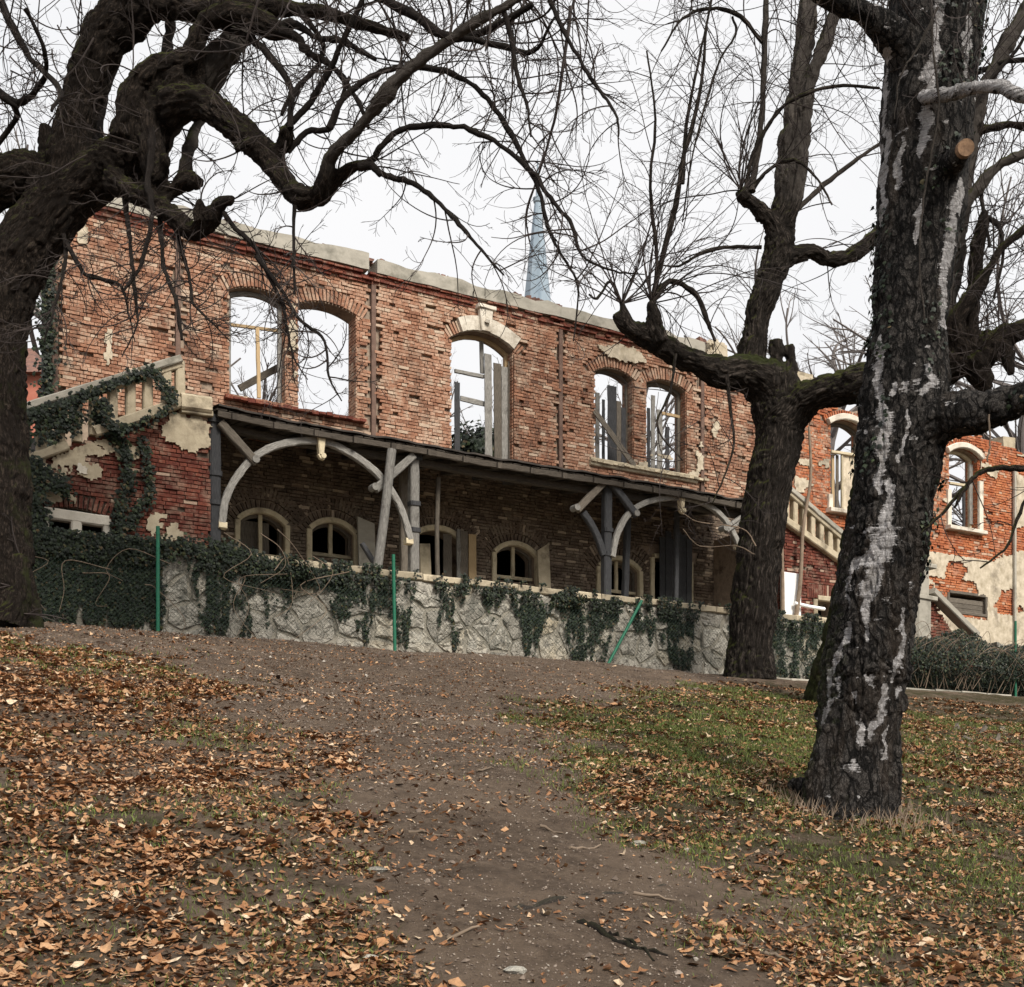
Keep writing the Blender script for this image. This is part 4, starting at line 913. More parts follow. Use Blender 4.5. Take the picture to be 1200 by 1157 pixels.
# posts
def post(xt, yt, xb, yb, w=.19):
    D = DP; mb = MB(); zt_, zb_ = FZ(xt, yt, D), FLOOR+.02; rib(mb, [(xb, yb), (xt, yt)], D-.02, w, w); p_ = mb.build('post', M['wood' if xt in (489,) else 'wood_dark' if xt < 260 or xt > 700 else 'wood'], ver)
    mb = MB(); zc_ = zb_+(zt_-zb_)*.36; u_ = FU((xt+xb)/2, D)
    for dz in (.0, .55): mb = MB(); ribbon(mb, [(u_, zc_+dz), (u_, zc_+dz+.09)], D-.045, w*1.16, w*1.16, .2); mb.build('collar', M['wood_dark'], p_)
    mb = MB(); ribbon(mb, [(u_, zt_-.12), (u_, zt_+.02)], D-.06, w*1.5, w*1.5, .1); mb.build('capital', M['wood_dark'], p_)
    return p_
post(253, 488, 253, 648, .21); post(487, 532, 487, 680, .2); post(714, 566, 713, 702, .2); post(889, 600, 889, 726, .2)
A1 = arcpts([(261, 612), (265, 585), (280, 556), (303, 532), (335, 519), (370, 516), (395, 522), (430, 543), (455, 568), (472, 598), (482, 632)])
vbar(A1, .14, .11, 'wood', 'curved_brace', DP-.08, jit=.006)
A3 = arcpts([(719, 652), (725, 625), (738, 602), (757, 589), (785, 583), (810, 584), (835, 594), (855, 614), (868, 640)])
vbar(A3, .13, .11, 'wood', 'curved_brace', DP-.08, jit=.006)
vbar(arcpts([(709, 650), (703, 632), (695, 615), (685, 600)]), .15, .12, 'wood_dark', 'curved_brace', DP-.03)
for pts, m_ in (([(259, 494), (301, 541)], 'wood_mid'), ([(486, 533), (441, 573)], 'wood'), ([(711, 563), (678, 597)], 'wood_mid'), ([(717, 563), (748, 604)], 'wood_dark'), ([(886, 596), (852, 621)], 'wood')):
    vbar(pts, .16, .13, m_, 'diagonal_brace', DP-.14)
    x, y = pts[1]; mb = MB(); tube(mb, [W(FU(x, DP-.2), DP-.17, FZ(x, y, DP)), W(FU(x, DP-.2), DP+.05, FZ(x, y, DP))], .075, 9, .5); mb.build('knob', M['wood'], ver)
for x, y in ((377, 516), (800, 583)):   # carved pendants
    mb = MB(); u_, z_ = FUZ(x, y, DP-.12); ribbon(mb, [(u_, z_+.08), (u_, z_-.28)], DP-.14, .15, .16, .8, taper=(1.2, .6)); tube(mb, [W(u_+.04, DP-.14, z_-.30), W(u_+.04, DP, z_-.30)], .055, 9, .8); ribbon(mb, [(u_-.06, z_-.28), (u_-.03, z_-.34), (u_+.06, z_-.36)], DP-.12, .04, .1, .8)
    mb.build('carved_pendant', M['paint_cream'], ver)
for x, y in ((262, 615), (481, 634), (868, 640)): 
    mb = MB(); u_, z_ = FUZ(x, y, DP-.1); ribbon(mb, [(u_-.08, z_), (u_+.08, z_)], DP-.08, .12, .16, .8); mb.build('brace_foot', M['paint_cream'], ver)
vbar([(475, 690), (474, 545)], .17, .14, 'wood_mid', 'post', DP+1.0); vbar([(734, 708), (738, 590)], .15, .14, 'wood_dark', 'post', DP+.9); vbar([(793, 712), (795, 600)], .12, .12, 'wood_dark', 'post', DP+1.2)
# loose props under the veranda
def prop(pts, w, D, mat, label, D1=None, rd=False, dep=.1):
    mb = MB()
    if rd: tube(mb, catmull([W(*((FU(x, D), D, FZ(x, y, D)))) for x, y in pts], 4), w/2, 8)
    else: ribbon(mb, [FUZ(x, y, D) for x, y in pts], D, w, dep, D1=D1)
    return tag(mb.build('prop', M[mat], smooth=rd), label, 'prop', 'makeshift props under the veranda')
prop([(442, 668), (451, 600), (459, 527)], .19, DP-.28, 'wood', 'leaning grey pole wedged under the veranda beam left of its second post', rd=True)
prop([(513, 690), (512, 620), (514, 560)], .10, DP+.5, 'wood_mid', 'thin crooked vertical pole right of the second veranda post', rd=True)
prop([(425, 636), (440, 660)], .09, DP+.2, 'wood_dark', 'short dark stick leaning at the foot of the leaning pole')
def slab(x0, x1, yt, mat, label, D, ytr=None, cat='panel'):
    mb = MB(); u0, u1 = FU(x0, D), FU(x1, D); z1, z2 = FZ(x0, yt, D), FZ(x1, ytr or yt, D)
    v = W([u0]*4+[u1]*4, [D, D, D+.07, D+.07]*2, [FLOOR, z1, FLOOR, z1, FLOOR, z2, FLOOR, z2]); v[[1, 3, 5, 7]] += DN*.12; v += nr.uniform(-.012, .012, v.shape); mb.add(v, BF, .6)
    return tag(mb.build('leaning_panel', M[mat]), label, cat, 'panels leaning on the lower wall')
slab(422, 441, 604, 'concrete', 'pale grey stone panel leaning behind the leaning pole', DW-.35, 612)
slab(494, 507, 636, 'stone_trim', 'narrow cream panel leaning right of the second veranda post', DW-.4)
slab(633, 647, 644, 'stone_trim', 'cream stone slab standing alone right of the small arched window', DW-.4, 636)
# benches / fallen beams on terrace
for pts, lab, D, m_ in (([(356, 660), (427, 668)], 'dark plank lying below the second low window', DW-.9, 'wood_dark'), ([(565, 688), (640, 694)], 'grey plank lying below the small arched window', DW-.9, 'wood_mid')):
    board([FUZ(x, y, D) for x, y in pts], D, .1, m_, lab, dep=.35, group='planks lying on the terrace')
# ================================================================= TERRACE AND RETAINING WALL
mb = MB(); box(mb, FU(20, DR), FU(1000, DR), DR+.35, DW+.05, 3.0, FLOOR, .5); terrace = mb.build('terrace', M['concrete']); tag(terrace, kind='structure')
rw_u0, rw_u1 = FU(8, DR), FU(1002, DR)
ret = thing('retaining_wall', 'rough limestone retaining wall under the terrace with sandstone coping and hanging ivy', 'wall', W((rw_u0+rw_u1)/2, DR+.2, 3.2))
mb = MB(); box(mb, rw_u0, rw_u1, DR-.032, DR+.4, 2.9, FLOOR-.14, .4); mb.build('core', M['wall_mortar'], ret)
zb0, zt0 = 3.1, FLOOR-.15
pts = []; 
k = 0; z = zb0+.1
while z < zt0:
    u = rw_u0+(k % 2)*.25
    while u < rw_u1: pts.append((u+rng.uniform(-.2, .2), z+rng.uniform(-.2, .2))); u += rng.uniform(.4, .95)
    z += .43; k += 1
pts = np.array(pts)
def clip(poly, a, b):
    """keep the part of poly nearer to a than to b"""
    m = (a+b)/2; d = b-a; out = []
    for i in range(len(poly)):
        p0, p1 = poly[i], poly[(i+1) % len(poly)]; s0, s1 = np.dot(p0-m, d), np.dot(p1-m, d)
        if s0 <= 0: out.append(p0)
        if s0*s1 < 0: out.append(p0+(p1-p0)*s0/(s0-s1))
    return out
for i, c in enumerate(pts):
    poly = [np.array(x, float) for x in ((c[0]-.8, zb0), (c[0]+.8, zb0), (c[0]+.8, zt0), (c[0]-.8, zt0))]
    for j in np.where(np.abs(pts[:, 0]-c[0]) < 1.7)[0]:
        if j != i and poly: poly = clip(poly, c, pts[j])
    if len(poly) < 3: continue
    poly = np.array(poly); ct = poly.mean(0); per = []
    for a in range(len(poly)):
        p0, p1 = poly[a], poly[(a+1) % len(poly)]; L = np.linalg.norm(p1-p0)
        for t in np.arange(0, .999, 1/max(1, int(L/.13))): per.append(p0+(p1-p0)*t)
    per = np.array(per); m = len(per); dirs = per-ct; ll = np.linalg.norm(dirs, axis=1)[:, None]; dirs /= ll+1e-6
    r0 = ct+dirs*(ll-.012); r1 = ct+dirs*(ll-.03-nr.uniform(0, .035, (m, 1)))+nr.uniform(-.015, .015, (m, 2)); r2 = ct+dirs*ll*.6+nr.uniform(-.05, .05, (m, 2)); pj = rng.uniform(.03, .07)
    V = np.vstack([W(r0[:, 0], DR+.08, r0[:, 1]), W(r1[:, 0], DR-.03-pj*.6+nr.uniform(-.018, .018, m), r1[:, 1]), W(r2[:, 0], DR-.02-pj+nr.uniform(-.04, .035, m), r2[:, 1]), W(ct[0], DR-.03-pj, ct[1])[None]])
    q = np.arange(m); q2 = (q+1) % m; mb = MB(); mb.add(V, np.vstack([np.stack([q, q2, m+q2, m+q], -1), np.stack([m+q, m+q2, 2*m+q2, 2*m+q], -1)]), rng.random()); mb.F[3].append(np.stack([2*m+q, 2*m+q2, np.full(m, 3*m)], -1))
    mb.build('stone', M['stone'], ret)
u = FU(262, DR)
while u < rw_u1:
    L = rng.uniform(.8, 1.3); mb = MB(); dz = rng.uniform(-.012, .012); ribbon(mb, [(u, FLOOR-.07+dz), (u+L-.015, FLOOR-.07+dz+rng.uniform(-.008, .008))], DR-.12+rng.uniform(0, .02), .145, .5, jit=.007); mb.build('coping_stone', M['stone_trim'], ret); u += L
# low wall and kerb at the right
mb = MB(); u = FU(1085, DR)
lwr = thing('rubble_wall', 'low pale rubble wall behind the bramble hedge at the right edge', 'wall', W(FU(1150, DR), DR+.8, 3.3))
for i in range(260):
    uu = rng.uniform(FU(1085, DR), FU(1330, DR)); zz = rng.uniform(3.9, 4.92); abox(mb, W(uu, DR+.8, zz), rng.uniform(.06, .13), .1, rng.uniform(.04, .09), ANG+rng.uniform(-.3, .3), j=.02)
box(mb, FU(1085, DR), FU(1330, DR), DR+.8, DR+1.1, 3.2, 4.85, .4); tag(mb.build('stone_courses', M['stone'], lwr), kind='stuff')
kerb = thing('kerb', 'low stone kerb edging the path in front of the hedge', 'kerb', W(FU(1000, 21.6), 21.6, 3.3))
u = FU(850, 21.6)
while u < FU(1330, 21.6):
    mb = MB(); zk = float(ground_z(*W(u, 21.6, 0)[:2])); box(mb, u, u+.97, 21.55, 21.72, zk-.15, zk+.07, j=.01); mb.build('kerbstone', M['concrete'], kerb); u += 1
# ================================================================= FENCE
fence = thing('wire_fence', 'sagging chain link fence on green steel posts before the retaining wall', 'fence', W(FU(500, 21.85), 21.85, 3.3))
for a, b in (((185, 738), (185, 617)), ((463, 764), (461, 650)), ((707, 776), (752, 704)), ((1190, 806), (1190, 728))):
    D = 21.75; mb = MB(); p0 = W(FU(a[0], D), D, FZ(*a, D)-.25); p1 = W(FU(b[0], D), D, FZ(*b, D)); tube(mb, [p0, p1], .034, 10, .6)
    tag(mb.build('fence_post', M['green'], fence, smooth=True), 'green post bent over to the right' if a[0] == 707 else None)
mb = MB(); D = 21.85; x0, x1 = FU(60, D), FU(1300, D); H = 1.0
for k in np.arange(x0-H, x1, .085):
    for sgn in (1, -1):
        a, b = (k, k+H) if sgn > 0 else (k+H, k); p0 = W(a, D+.01*sgn, 3.45); p1 = W(b, D+.01*sgn, 3.45+H)
        tube(mb, [p0, (p0+p1)/2+nr.uniform(-.01, .01, 3), p1], .0024, 3, .5, False)
tag(mb.build('wire_mesh', M['wire'], fence), kind='stuff')
# ================================================================= IVY
IL = np.array([(0, -.45, 0), (.35, -.30, .02), (.48, .05, 0), (.2, .22, .03), (0, .60, -.04), (-.2, .22, .03), (-.48, .05, 0), (-.35, -.30, .02), (0, -.05, .07)])
def ivy_mesh(P_, N_, size, tilt=.55, hang=.35):
    """leaves at points P_ facing along N_"""
    n = len(P_); N_ = N_+nr.uniform(-tilt, tilt, (n, 3))+[0, 0, .25]; N_ /= np.linalg.norm(N_, axis=1)[:, None]
    dn = np.array([0, 0, -1.])+nr.uniform(-.9, .9, (n, 3)); y = dn-(dn*N_).sum(1)[:, None]*N_; y /= np.linalg.norm(y, axis=1)[:, None]+1e-6; x = np.cross(y, N_)
    v = IL[None]*size[:, None, None]; v = v*(1+nr.uniform(-.12, .12, (n, 9, 1)))
    return P_[:, None]+v[:, :, :1]*x[:, None]+v[:, :, 1:2]*y[:, None]+v[:, :, 2:]*N_[:, None]
def ivy_build(name, P_, N_, s0, s1, label=None, parent=None, cat='ivy', mat='ivy'):
    n = len(P_); v = ivy_mesh(P_, N_, nr.uniform(s0, s1, n)); mb = MB(); mb.add(v.reshape(-1, 3), (LF[None]+9*np.arange(n)[:, None, None]).reshape(-1, 3), np.repeat(nr.uniform(0, 1, n), 9))
    o = mb.build(name, M[mat], parent); return tag(o, label, cat if parent is None else None, kind='stuff')
TAB = [(0, 1.3), (188, 1.3), (196, .25), (212, .15), (224, .6), (240, 1.1), (290, 1.2), (300, .55), (312, .8), (335, .8), (345, .5), (362, .4), (382, .35), (396, 1.), (412, 1.05), (420, 1.2), (438, .75), (455, .7), (474, .9), (486, .1), (504, .1), (513, .75), (524, 1.1), (535, .85), (546, .1), (560, .35), (572, .5), (590, .2), (608, .5), (616, 1.05), (636, 1.), (646, .25), (660, .7), (672, 1.1), (690, 1.2), (704, 1.0), (718, .6), (735, .2), (752, .7), (768, .35), (782, .9), (800, 1.15), (810, .7), (816, .08), (848, .1), (858, .9), (900, 1.3), (1000, 1.3)]
def wall_ivy(n):
    u = nr.uniform(rw_u0, FU(985, DR), n); h = nr.uniform(0, 1.62, n); z = FLOOR+.06-h
    pts_ = W(u, DR, z); px, _ = PROJ(pts_)
    L = np.interp(px, [t[0] for t in TAB], [t[1] for t in TAB])*1.25
    L = L*(.5+1.1*vnoise(np.stack([u*7, u*0, u*0], -1), 3)+.35*vnoise(np.stack([u*19, u*0, u*0], -1), 4))
    cl_ = fbm(np.stack([u*6, z*3.0, u*0], -1), 4, 12)
    d = np.where(h < L, 1, 0)*np.where(px < 188, .95, sm(.38, .53, cl_+.18*sm(.45, 0, h/np.maximum(L, .05))))*np.where((px > 300) & (px < 360) & (h > .8), .25, 1)
    cop = (px > 262) & (h < .22); d = np.where(cop, d*sm(.45, .62, cl_)*.8, d)
    d = d*np.where(px > 188, .25+.85*sm(.30, .62, vnoise(np.stack([u*26, z*1.5, u*0], -1), 71)), 1)
    kp = nr.uniform(0, 1, n) < d; u, z, h = u[kp], z[kp], h[kp]
    D = DR-.09-nr.uniform(0, .13, len(u))*np.where(h < .5, 1.4, .5)
    return W(u, D, z), np.tile(-DN, (len(u), 1))
P1, N1 = wall_ivy(74000)
ivy_build('ivy', P1, N1, .035, .075, None, ret)
def vine(pts, D, n, spread, s0=.05, s1=.09):
    c = catmull([FUZ(x, y, D) for x, y in pts], 8); t = nr.uniform(0, len(c)-1.001, n); i = t.astype(int); f = (t-i)[:, None]
    p_ = c[i]*(1-f)+c[i+1]*f; sp = spread/FPX*22; p_ = p_+nr.normal(0, 1, p_.shape)*sp*.6
    return W(p_[:, 0], D-nr.uniform(0.02, .12, n), p_[:, 1])
PP = np.vstack([vine([(24, 490), (60, 480), (100, 465), (140, 448), (178, 436)], DP-.12, 1000, 5), vine([(30, 500), (70, 492), (90, 482)], DP-.12, 200, 8), vine([(118, 470), (124, 492)], DP-.2, 160, 6), vine([(35, 520), (70, 505), (95, 490)], DP-.12, 260, 9), vine([(180, 440), (196, 462), (200, 472)], DP-.15, 220, 7),
                vine([(112, 480), (120, 500), (140, 520), (150, 560), (140, 600), (138, 632)], DP-.05, 900, 7), vine([(165, 515), (172, 550), (175, 580), (160, 600), (150, 620)], DP-.05, 380, 6), vine([(125, 498), (150, 505), (200, 480)], DP-.2, 260, 5),
                vine([(20, 540), (35, 580), (40, 630)], DP-.15, 1700, 14), vine([(40, 548), (62, 565), (75, 575)], DP-.15, 450, 9), vine([(60, 640), (130, 640), (240, 645), (285, 655), (330, 672), (390, 680)], DR-.1, 3600, 10)])
ivy_build('ivy', PP, np.tile(-DN, (len(PP), 1)), .05, .09, 'dark ivy smothering the left stair balustrade and wall')
Pd = W(u_left-.05+nr.normal(0, .1, 1500), DW-.2-nr.uniform(0, .15, 1500), nr.uniform(6, 12.2, 1500)); ivy_build('ivy', Pd, np.tile(-DN, (1500, 1)), .06, .1, 'column of ivy climbing the left corner drainpipe of the villa')
# bushes on the terrace edge
def bush(px_, py_, r, n, label, D=DR-.05, mat='ivy'):
    c = W(FU(px_, D), D, FZ(px_, py_, D)); d = nr.normal(0, 1, (n, 3)); d /= np.linalg.norm(d, axis=1)[:, None]; rr_ = r*nr.uniform(.3, 1, n)[:, None]**.5*(.7+.6*fbm(d*2+px_, 3, 4))[:, None]
    return ivy_build('bush', c+d*rr_*[1.6, .7, .8], d, .03, .06, label, cat='bush', mat=mat)
bush(330, 672, .42, 2600, 'dark green shrub spilling over the wall top below the first low window'); bush(660, 705, .35, 1400, 'leafy shrub spilling over the coping below the third veranda post')
# bramble hedge right
hd = thing('bramble_hedge', 'tangled bramble hedge with bare canes and dark ivy right of the birch', 'hedge', W(FU(1150, DR), DR-.1, 3.4))
u0, u1 = FU(1025, DR), FU(1340, DR); n = 34000
uu = nr.uniform(u0, u1, n); zz = 3.3+nr.uniform(0, 1, n)*(1.05+.75*vnoise(np.stack([uu*1.4, uu*0, uu*0], -1), 3)+.2*vnoise(np.stack([uu*5, uu*0, uu*0], -1), 3)); dd = DR-.05-nr.uniform(0, .75, n)*np.sin((zz-3.3)/1.6*math.pi).clip(.2, 1)
ivy_build('foliage', W(uu, dd, zz), np.tile(-DN, (n, 1)), .04, .08, None, hd)
mb = MB()
for i in range(95):
    u = rng.uniform(u0, u1); a = rng.choice((-1, 1))*rng.uniform(.3, 2.6); h = rng.uniform(.9, 1.75); ps = [(u, DR-.45, 3.3), (u+a*.3, DR-.55, 3.3+h*.7), (u+a*.7, DR-.6-rng.random()*.25, 3.3+h), (u+a, DR-.6-rng.random()*.3, 3.3+h*rng.uniform(.45, .85)), (u+a*1.25, DR-.6, 3.3+h*rng.uniform(.1, .5))]
    tube(mb, catmull([W(*p_)+nr.uniform(-.08, .08, 3) for p_ in ps], 5), np.linspace(rng.uniform(.005, .011), .003, 21), 4, cap=False)
tag(mb.build('cane', M['bramble'], hd), kind='stuff')
mb = MB()
for i in range(13):
    x = rng.uniform(50, 400); y = rng.uniform(640, 700); ps = [(x+rng.uniform(-60, 60), y-rng.uniform(-20, 30)), (x, y), (x+rng.uniform(-40, 40), y+rng.uniform(10, 60)), (x+rng.uniform(-30, 30), y+rng.uniform(30, 90))]
    tube(mb, catmull([W(FU(a, DR-.3), DR-.33-rng.random()*.1, min(FZ(a, b, DR-.3), 5.4)) for a, b in ps], 5), np.linspace(.009, .004, 16), 4, cap=False)
tag(mb.build('dry_vine', M['bramble'], ret), kind='stuff')
# saplings and pipe behind the middle tree
for pts, lab in (([(917, 730), (917, 680), (916, 610), (921, 540)], 'thin pale sapling standing against the white sheet'), ([(932, 730), (938, 680), (941, 620), (950, 560), (948, 500)], 'second pale sapling right of the white sheet')):
    D = DR+.05; mb = MB(); tube(mb, catmull([W(FU(x, D), D, FZ(x, y, D)) for x, y in pts], 5), np.linspace(.06, .03, 5*(len(pts)-1)+1), 7, .9); tag(mb.build('sapling', M['bramble'], smooth=True), lab, 'sapling', 'saplings')
D = DR+.05; mb = MB(); tube(mb, [W(FU(x, D), D, FZ(x, y, D)) for x, y in ((931, 707), (948, 711), (966, 714))], .045, 9, .9); tag(mb.build('pipe', M['board_white'], smooth=True), 'short white pipe sticking out of the ivy below the right staircase', 'pipe')
# ================================================================= TREES
def limb3(pts, s0, s1, wig=0.0):
    """(px, py, r px) stations with depth running from s0 to s1 -> points and radii in metres"""
    a = catmull([(x, y, r) for x, y, r in pts], 6); n = len(a); jj = np.sin(np.linspace(0, math.pi, n)); th_ = np.clip(8/np.maximum(a[:, 2], 1), .12, 1.3); a[:, :2] += nr.normal(0, .10, (n, 2))*a[:, 2:]*(jj*th_)[:, None]; a[:, 2] *= 1+.18*th_*(vnoise(np.stack([np.arange(n)*.45+pts[0][0], np.zeros(n), np.zeros(n)], -1), 9)-.5)*jj*2; s = np.linspace(s0, s1, n)+wig*np.sin(np.linspace(0, 5, n))
    p_ = np.stack([(a[:, 0]-HX)/FPX*s, s, (HY-a[:, 1])/FPX*s], -1); return p_, np.maximum(a[:, 2], .5)/FPX*s
def fused(name, limbs, voxel, mat, parent, disp, attrs=None, pale=()):
    mb = MB()
    for p_, r in limbs: tube(mb, p_, r, 14)
    tmp = mb.build('tmp', mat, None, origin=(0, 0, 0)); md = tmp.modifiers.new('r', 'REMESH'); md.mode = 'VOXEL'; md.voxel_size = voxel
    dg = bpy.context.evaluated_depsgraph_get(); me = bpy.data.meshes.new_from_object(tmp.evaluated_get(dg)); bpy.data.objects.remove(tmp)
    n = len(me.vertices); co = np.empty(n*3, np.float32); me.vertices.foreach_get('co', co); co = co.reshape(-1, 3).astype(float)
    ed = np.empty(len(me.edges)*2, np.int32); me.edges.foreach_get('vertices', ed); ed = ed.reshape(-1, 2)
    for _ in range(5):
        acc = np.zeros_like(co); cnt = np.zeros(n); np.add.at(acc, ed[:, 0], co[ed[:, 1]]); np.add.at(acc, ed[:, 1], co[ed[:, 0]]); np.add.at(cnt, ed[:, 0], 1); np.add.at(cnt, ed[:, 1], 1)
        co = co*.4+acc/np.maximum(cnt, 1)[:, None]*.6
    me.vertices.foreach_set('co', co.astype(np.float32).ravel()); me.update()
    nm = np.empty(n*3, np.float32); me.vertices.foreach_get('normal', nm); nm = nm.reshape(-1, 3).astype(float)
    from mathutils.kdtree import KDTree
    allp = []; allr = []; allt = []; allL = []; alli = []
    for li, (a, b) in enumerate(limbs):                # dense stations along every limb, with the grain direction
        L = np.r_[0, np.cumsum(np.linalg.norm(np.diff(a, axis=0), axis=1))]; m_ = max(8, int(L[-1]/.06)); tt = np.linspace(0, L[-1], m_)
        c_ = np.stack([np.interp(tt, L, a[:, k]) for k in range(3)], -1); t_ = np.gradient(c_, axis=0); t_ = np.stack([np.convolve(np.pad(t_[:, k], 3, 'edge'), np.ones(7)/7, 'valid') for k in range(3)], -1); t_ /= np.linalg.norm(t_, axis=1)[:, None]+1e-9
        allp.append(c_); allr.append(np.interp(tt, L, b)); allt.append(t_); allL.append(tt); alli.append(np.full(m_, li))
    allp, allr, allt, allL, alli = map(np.concatenate, (allp, allr, allt, allL, alli)); kd = KDTree(len(allp))
    for i_, q_ in enumerate(allp): kd.insert(q_, i_)
    kd.balance(); ix = np.empty(n, int)
    for i_, q_ in enumerate(co.tolist()):
        best = 9.
        for c3, k3, d3 in kd.find_n(q_, 3):
            if d3-allr[k3] < best: best = d3-allr[k3]; ix[i_] = k3
    dv = co-allp[ix]; tt = allt[ix]; al = (dv*tt).sum(1); pv = dv-al[:, None]*tt
    ref = np.zeros_like(tt); ref[np.arange(n), 1] = 1.; aa = np.cross(tt, ref); aa /= np.linalg.norm(aa, axis=1)[:, None]+1e-6; bb = np.cross(tt, aa)
    gc_ = np.stack([(pv*aa).sum(1)+alli[ix]*3.1, (pv*bb).sum(1), allL[ix]+al], -1)
    near_ = allr[ix]
    co = co+nm*(disp(co, nm, gc_)*np.clip(near_/.2, .3, 1))[:, None]
    ag = me.attributes.new('gc', 'FLOAT_VECTOR', 'POINT'); ag.data.foreach_set('vector', gc_.astype(np.float32).ravel())
    pl_ = np.where(np.isin(alli[ix], pale), sm(.1, .9, allL[ix]), 0); ap = me.attributes.new('pale', 'FLOAT', 'POINT'); ap.data.foreach_set('value', pl_.astype(np.float32))
    off = OFF[parent.name]; me.vertices.foreach_set('co', (co-off).astype(np.float32).ravel())
    me.name = name; me.materials.clear(); me.materials.append(mat); me.polygons.foreach_set('use_smooth', np.ones(len(me.polygons), bool)); me.update()
    for k, fn in (attrs or {}).items():
        a = me.attributes.new(k, 'FLOAT', 'POINT'); a.data.foreach_set('value', fn(co, nm).astype(np.float32))
    o = bpy.data.objects.new(name, me); COL.objects.link(o); o.parent = parent; OFF[o.name] = off
    print(name, n); return o, co, nm
def bark_disp(a1=.035, a2=.02, sc_=9, st=.3):
    def f(co, nm, g):
        d = (fbm(co*1.6, 3, 2)-.5)*a1*2.4+(sm(.62, .8, fbm(co*1.9, 3, 44)))*a1*.9
        f1, f2 = worley(g*[sc_, sc_, sc_*st]+(fbm(g*3, 2, 6)[:, None]-.5)*2.2); d += (np.minimum(f2-f1, .35)/.35-.8)*a2
        d += (fbm(g*[24, 24, 7], 4, 4)-.5)*a2*1.3; return d
    return f
def branch(parent, pts, s0, s1, mat, name='branch', sides=8, wig=0., rough=.1):
    p_, r = limb3(pts, s0, s1, wig); r = r*.78*(1+nr.uniform(-rough, rough, len(r))); mb = MB(); tube(mb, p_+nr.uniform(-.006, .006, p_.shape), r, sides); mb.build(name, M[mat], parent, smooth=True); return p_, r
def grow(mb, p, d, L, r, lvl, rg, bias=(0, 0, -.25), wig=.22, kids=5, ratio=.5, spread=.9, cnt=None):
    n = max(5, int(L/.09)+2); n = min(n, 26); st = L/n; pts_ = [np.array(p, float)]; d = np.array(d, float); d /= np.linalg.norm(d)+1e-9
    b = np.array(bias); ax = np.array([rg.gauss(0, 1), rg.gauss(0, 1), rg.gauss(0, 1)]); ax *= rg.uniform(.4, 2.0)*(wig/.25)/np.linalg.norm(ax)/max(.22, L)**.85; w = np.zeros(3)
    for i in range(n):
        w = w*.8+np.array([rg.gauss(0, 1), rg.gauss(0, 1), rg.gauss(0, 1)])*wig*.45
        d = d+np.cross(ax, d)*st+w*.55*min(1, st*5)+b*st*2; d /= np.linalg.norm(d)+1e-9; pts_.append(pts_[-1]+d*st)
    pts_ = np.array(pts_); tube(mb, pts_, np.linspace(r, max(r*.35, .0025), n+1), 4 if r > .008 else 3, cap=False)
    if cnt is not None: cnt[0] += 1
    if lvl > 0:
        for _ in range(kids):
            i = rg.randint(max(1, n//6), n-1); t = pts_[i+1]-pts_[i] if i < n else d; t = t/np.linalg.norm(t)
            e = np.array([rg.gauss(0, 1), rg.gauss(0, 1), rg.gauss(0, 1)]); e -= t*np.dot(e, t); e /= np.linalg.norm(e)+1e-9
            f = 1-i/n*.5; grow(mb, pts_[i], t+e*spread*rg.uniform(.5, 1.2), L*ratio*rg.uniform(.6, 1.25)*f, r*rg.uniform(.42, .6)*f+.001, lvl-1, rg, bias, wig*1.1, max(2, int(kids*.75)), ratio, spread, cnt)
def sprout(mb, src, every, Lr, r, lvl, rg, bias, kids=5, wig=.22, up=0.3, ratio=.5, cnt=None, skip0=.15):
    """shoots along already built limbs"""
    for p_, rr_ in src:
        L = np.r_[0, np.cumsum(np.linalg.norm(np.diff(p_, axis=0), axis=1))]; x = L[-1]*skip0+rg.random()*every
        while x < L[-1]:
            q = np.array([np.interp(x, L, p_[:, k]) for k in range(3)]); t = np.array([np.interp(min(x+.1, L[-1]), L, p_[:, k]) for k in range(3)])-q
            t /= np.linalg.norm(t)+1e-6; e = np.array([rg.gauss(0, 1), rg.gauss(0, .7), rg.gauss(0, 1)+up]); e /= np.linalg.norm(e)
            rad = min(r, float(np.interp(x, L, rr_))*.7)
            grow(mb, q, t*.35+e, rg.uniform(*Lr)*(.5+.5*rad/r), rad, lvl, rg, bias, wig, kids, ratio, .9, cnt); x += every*rg.uniform(.5, 1.5)
        
CNT = [0]
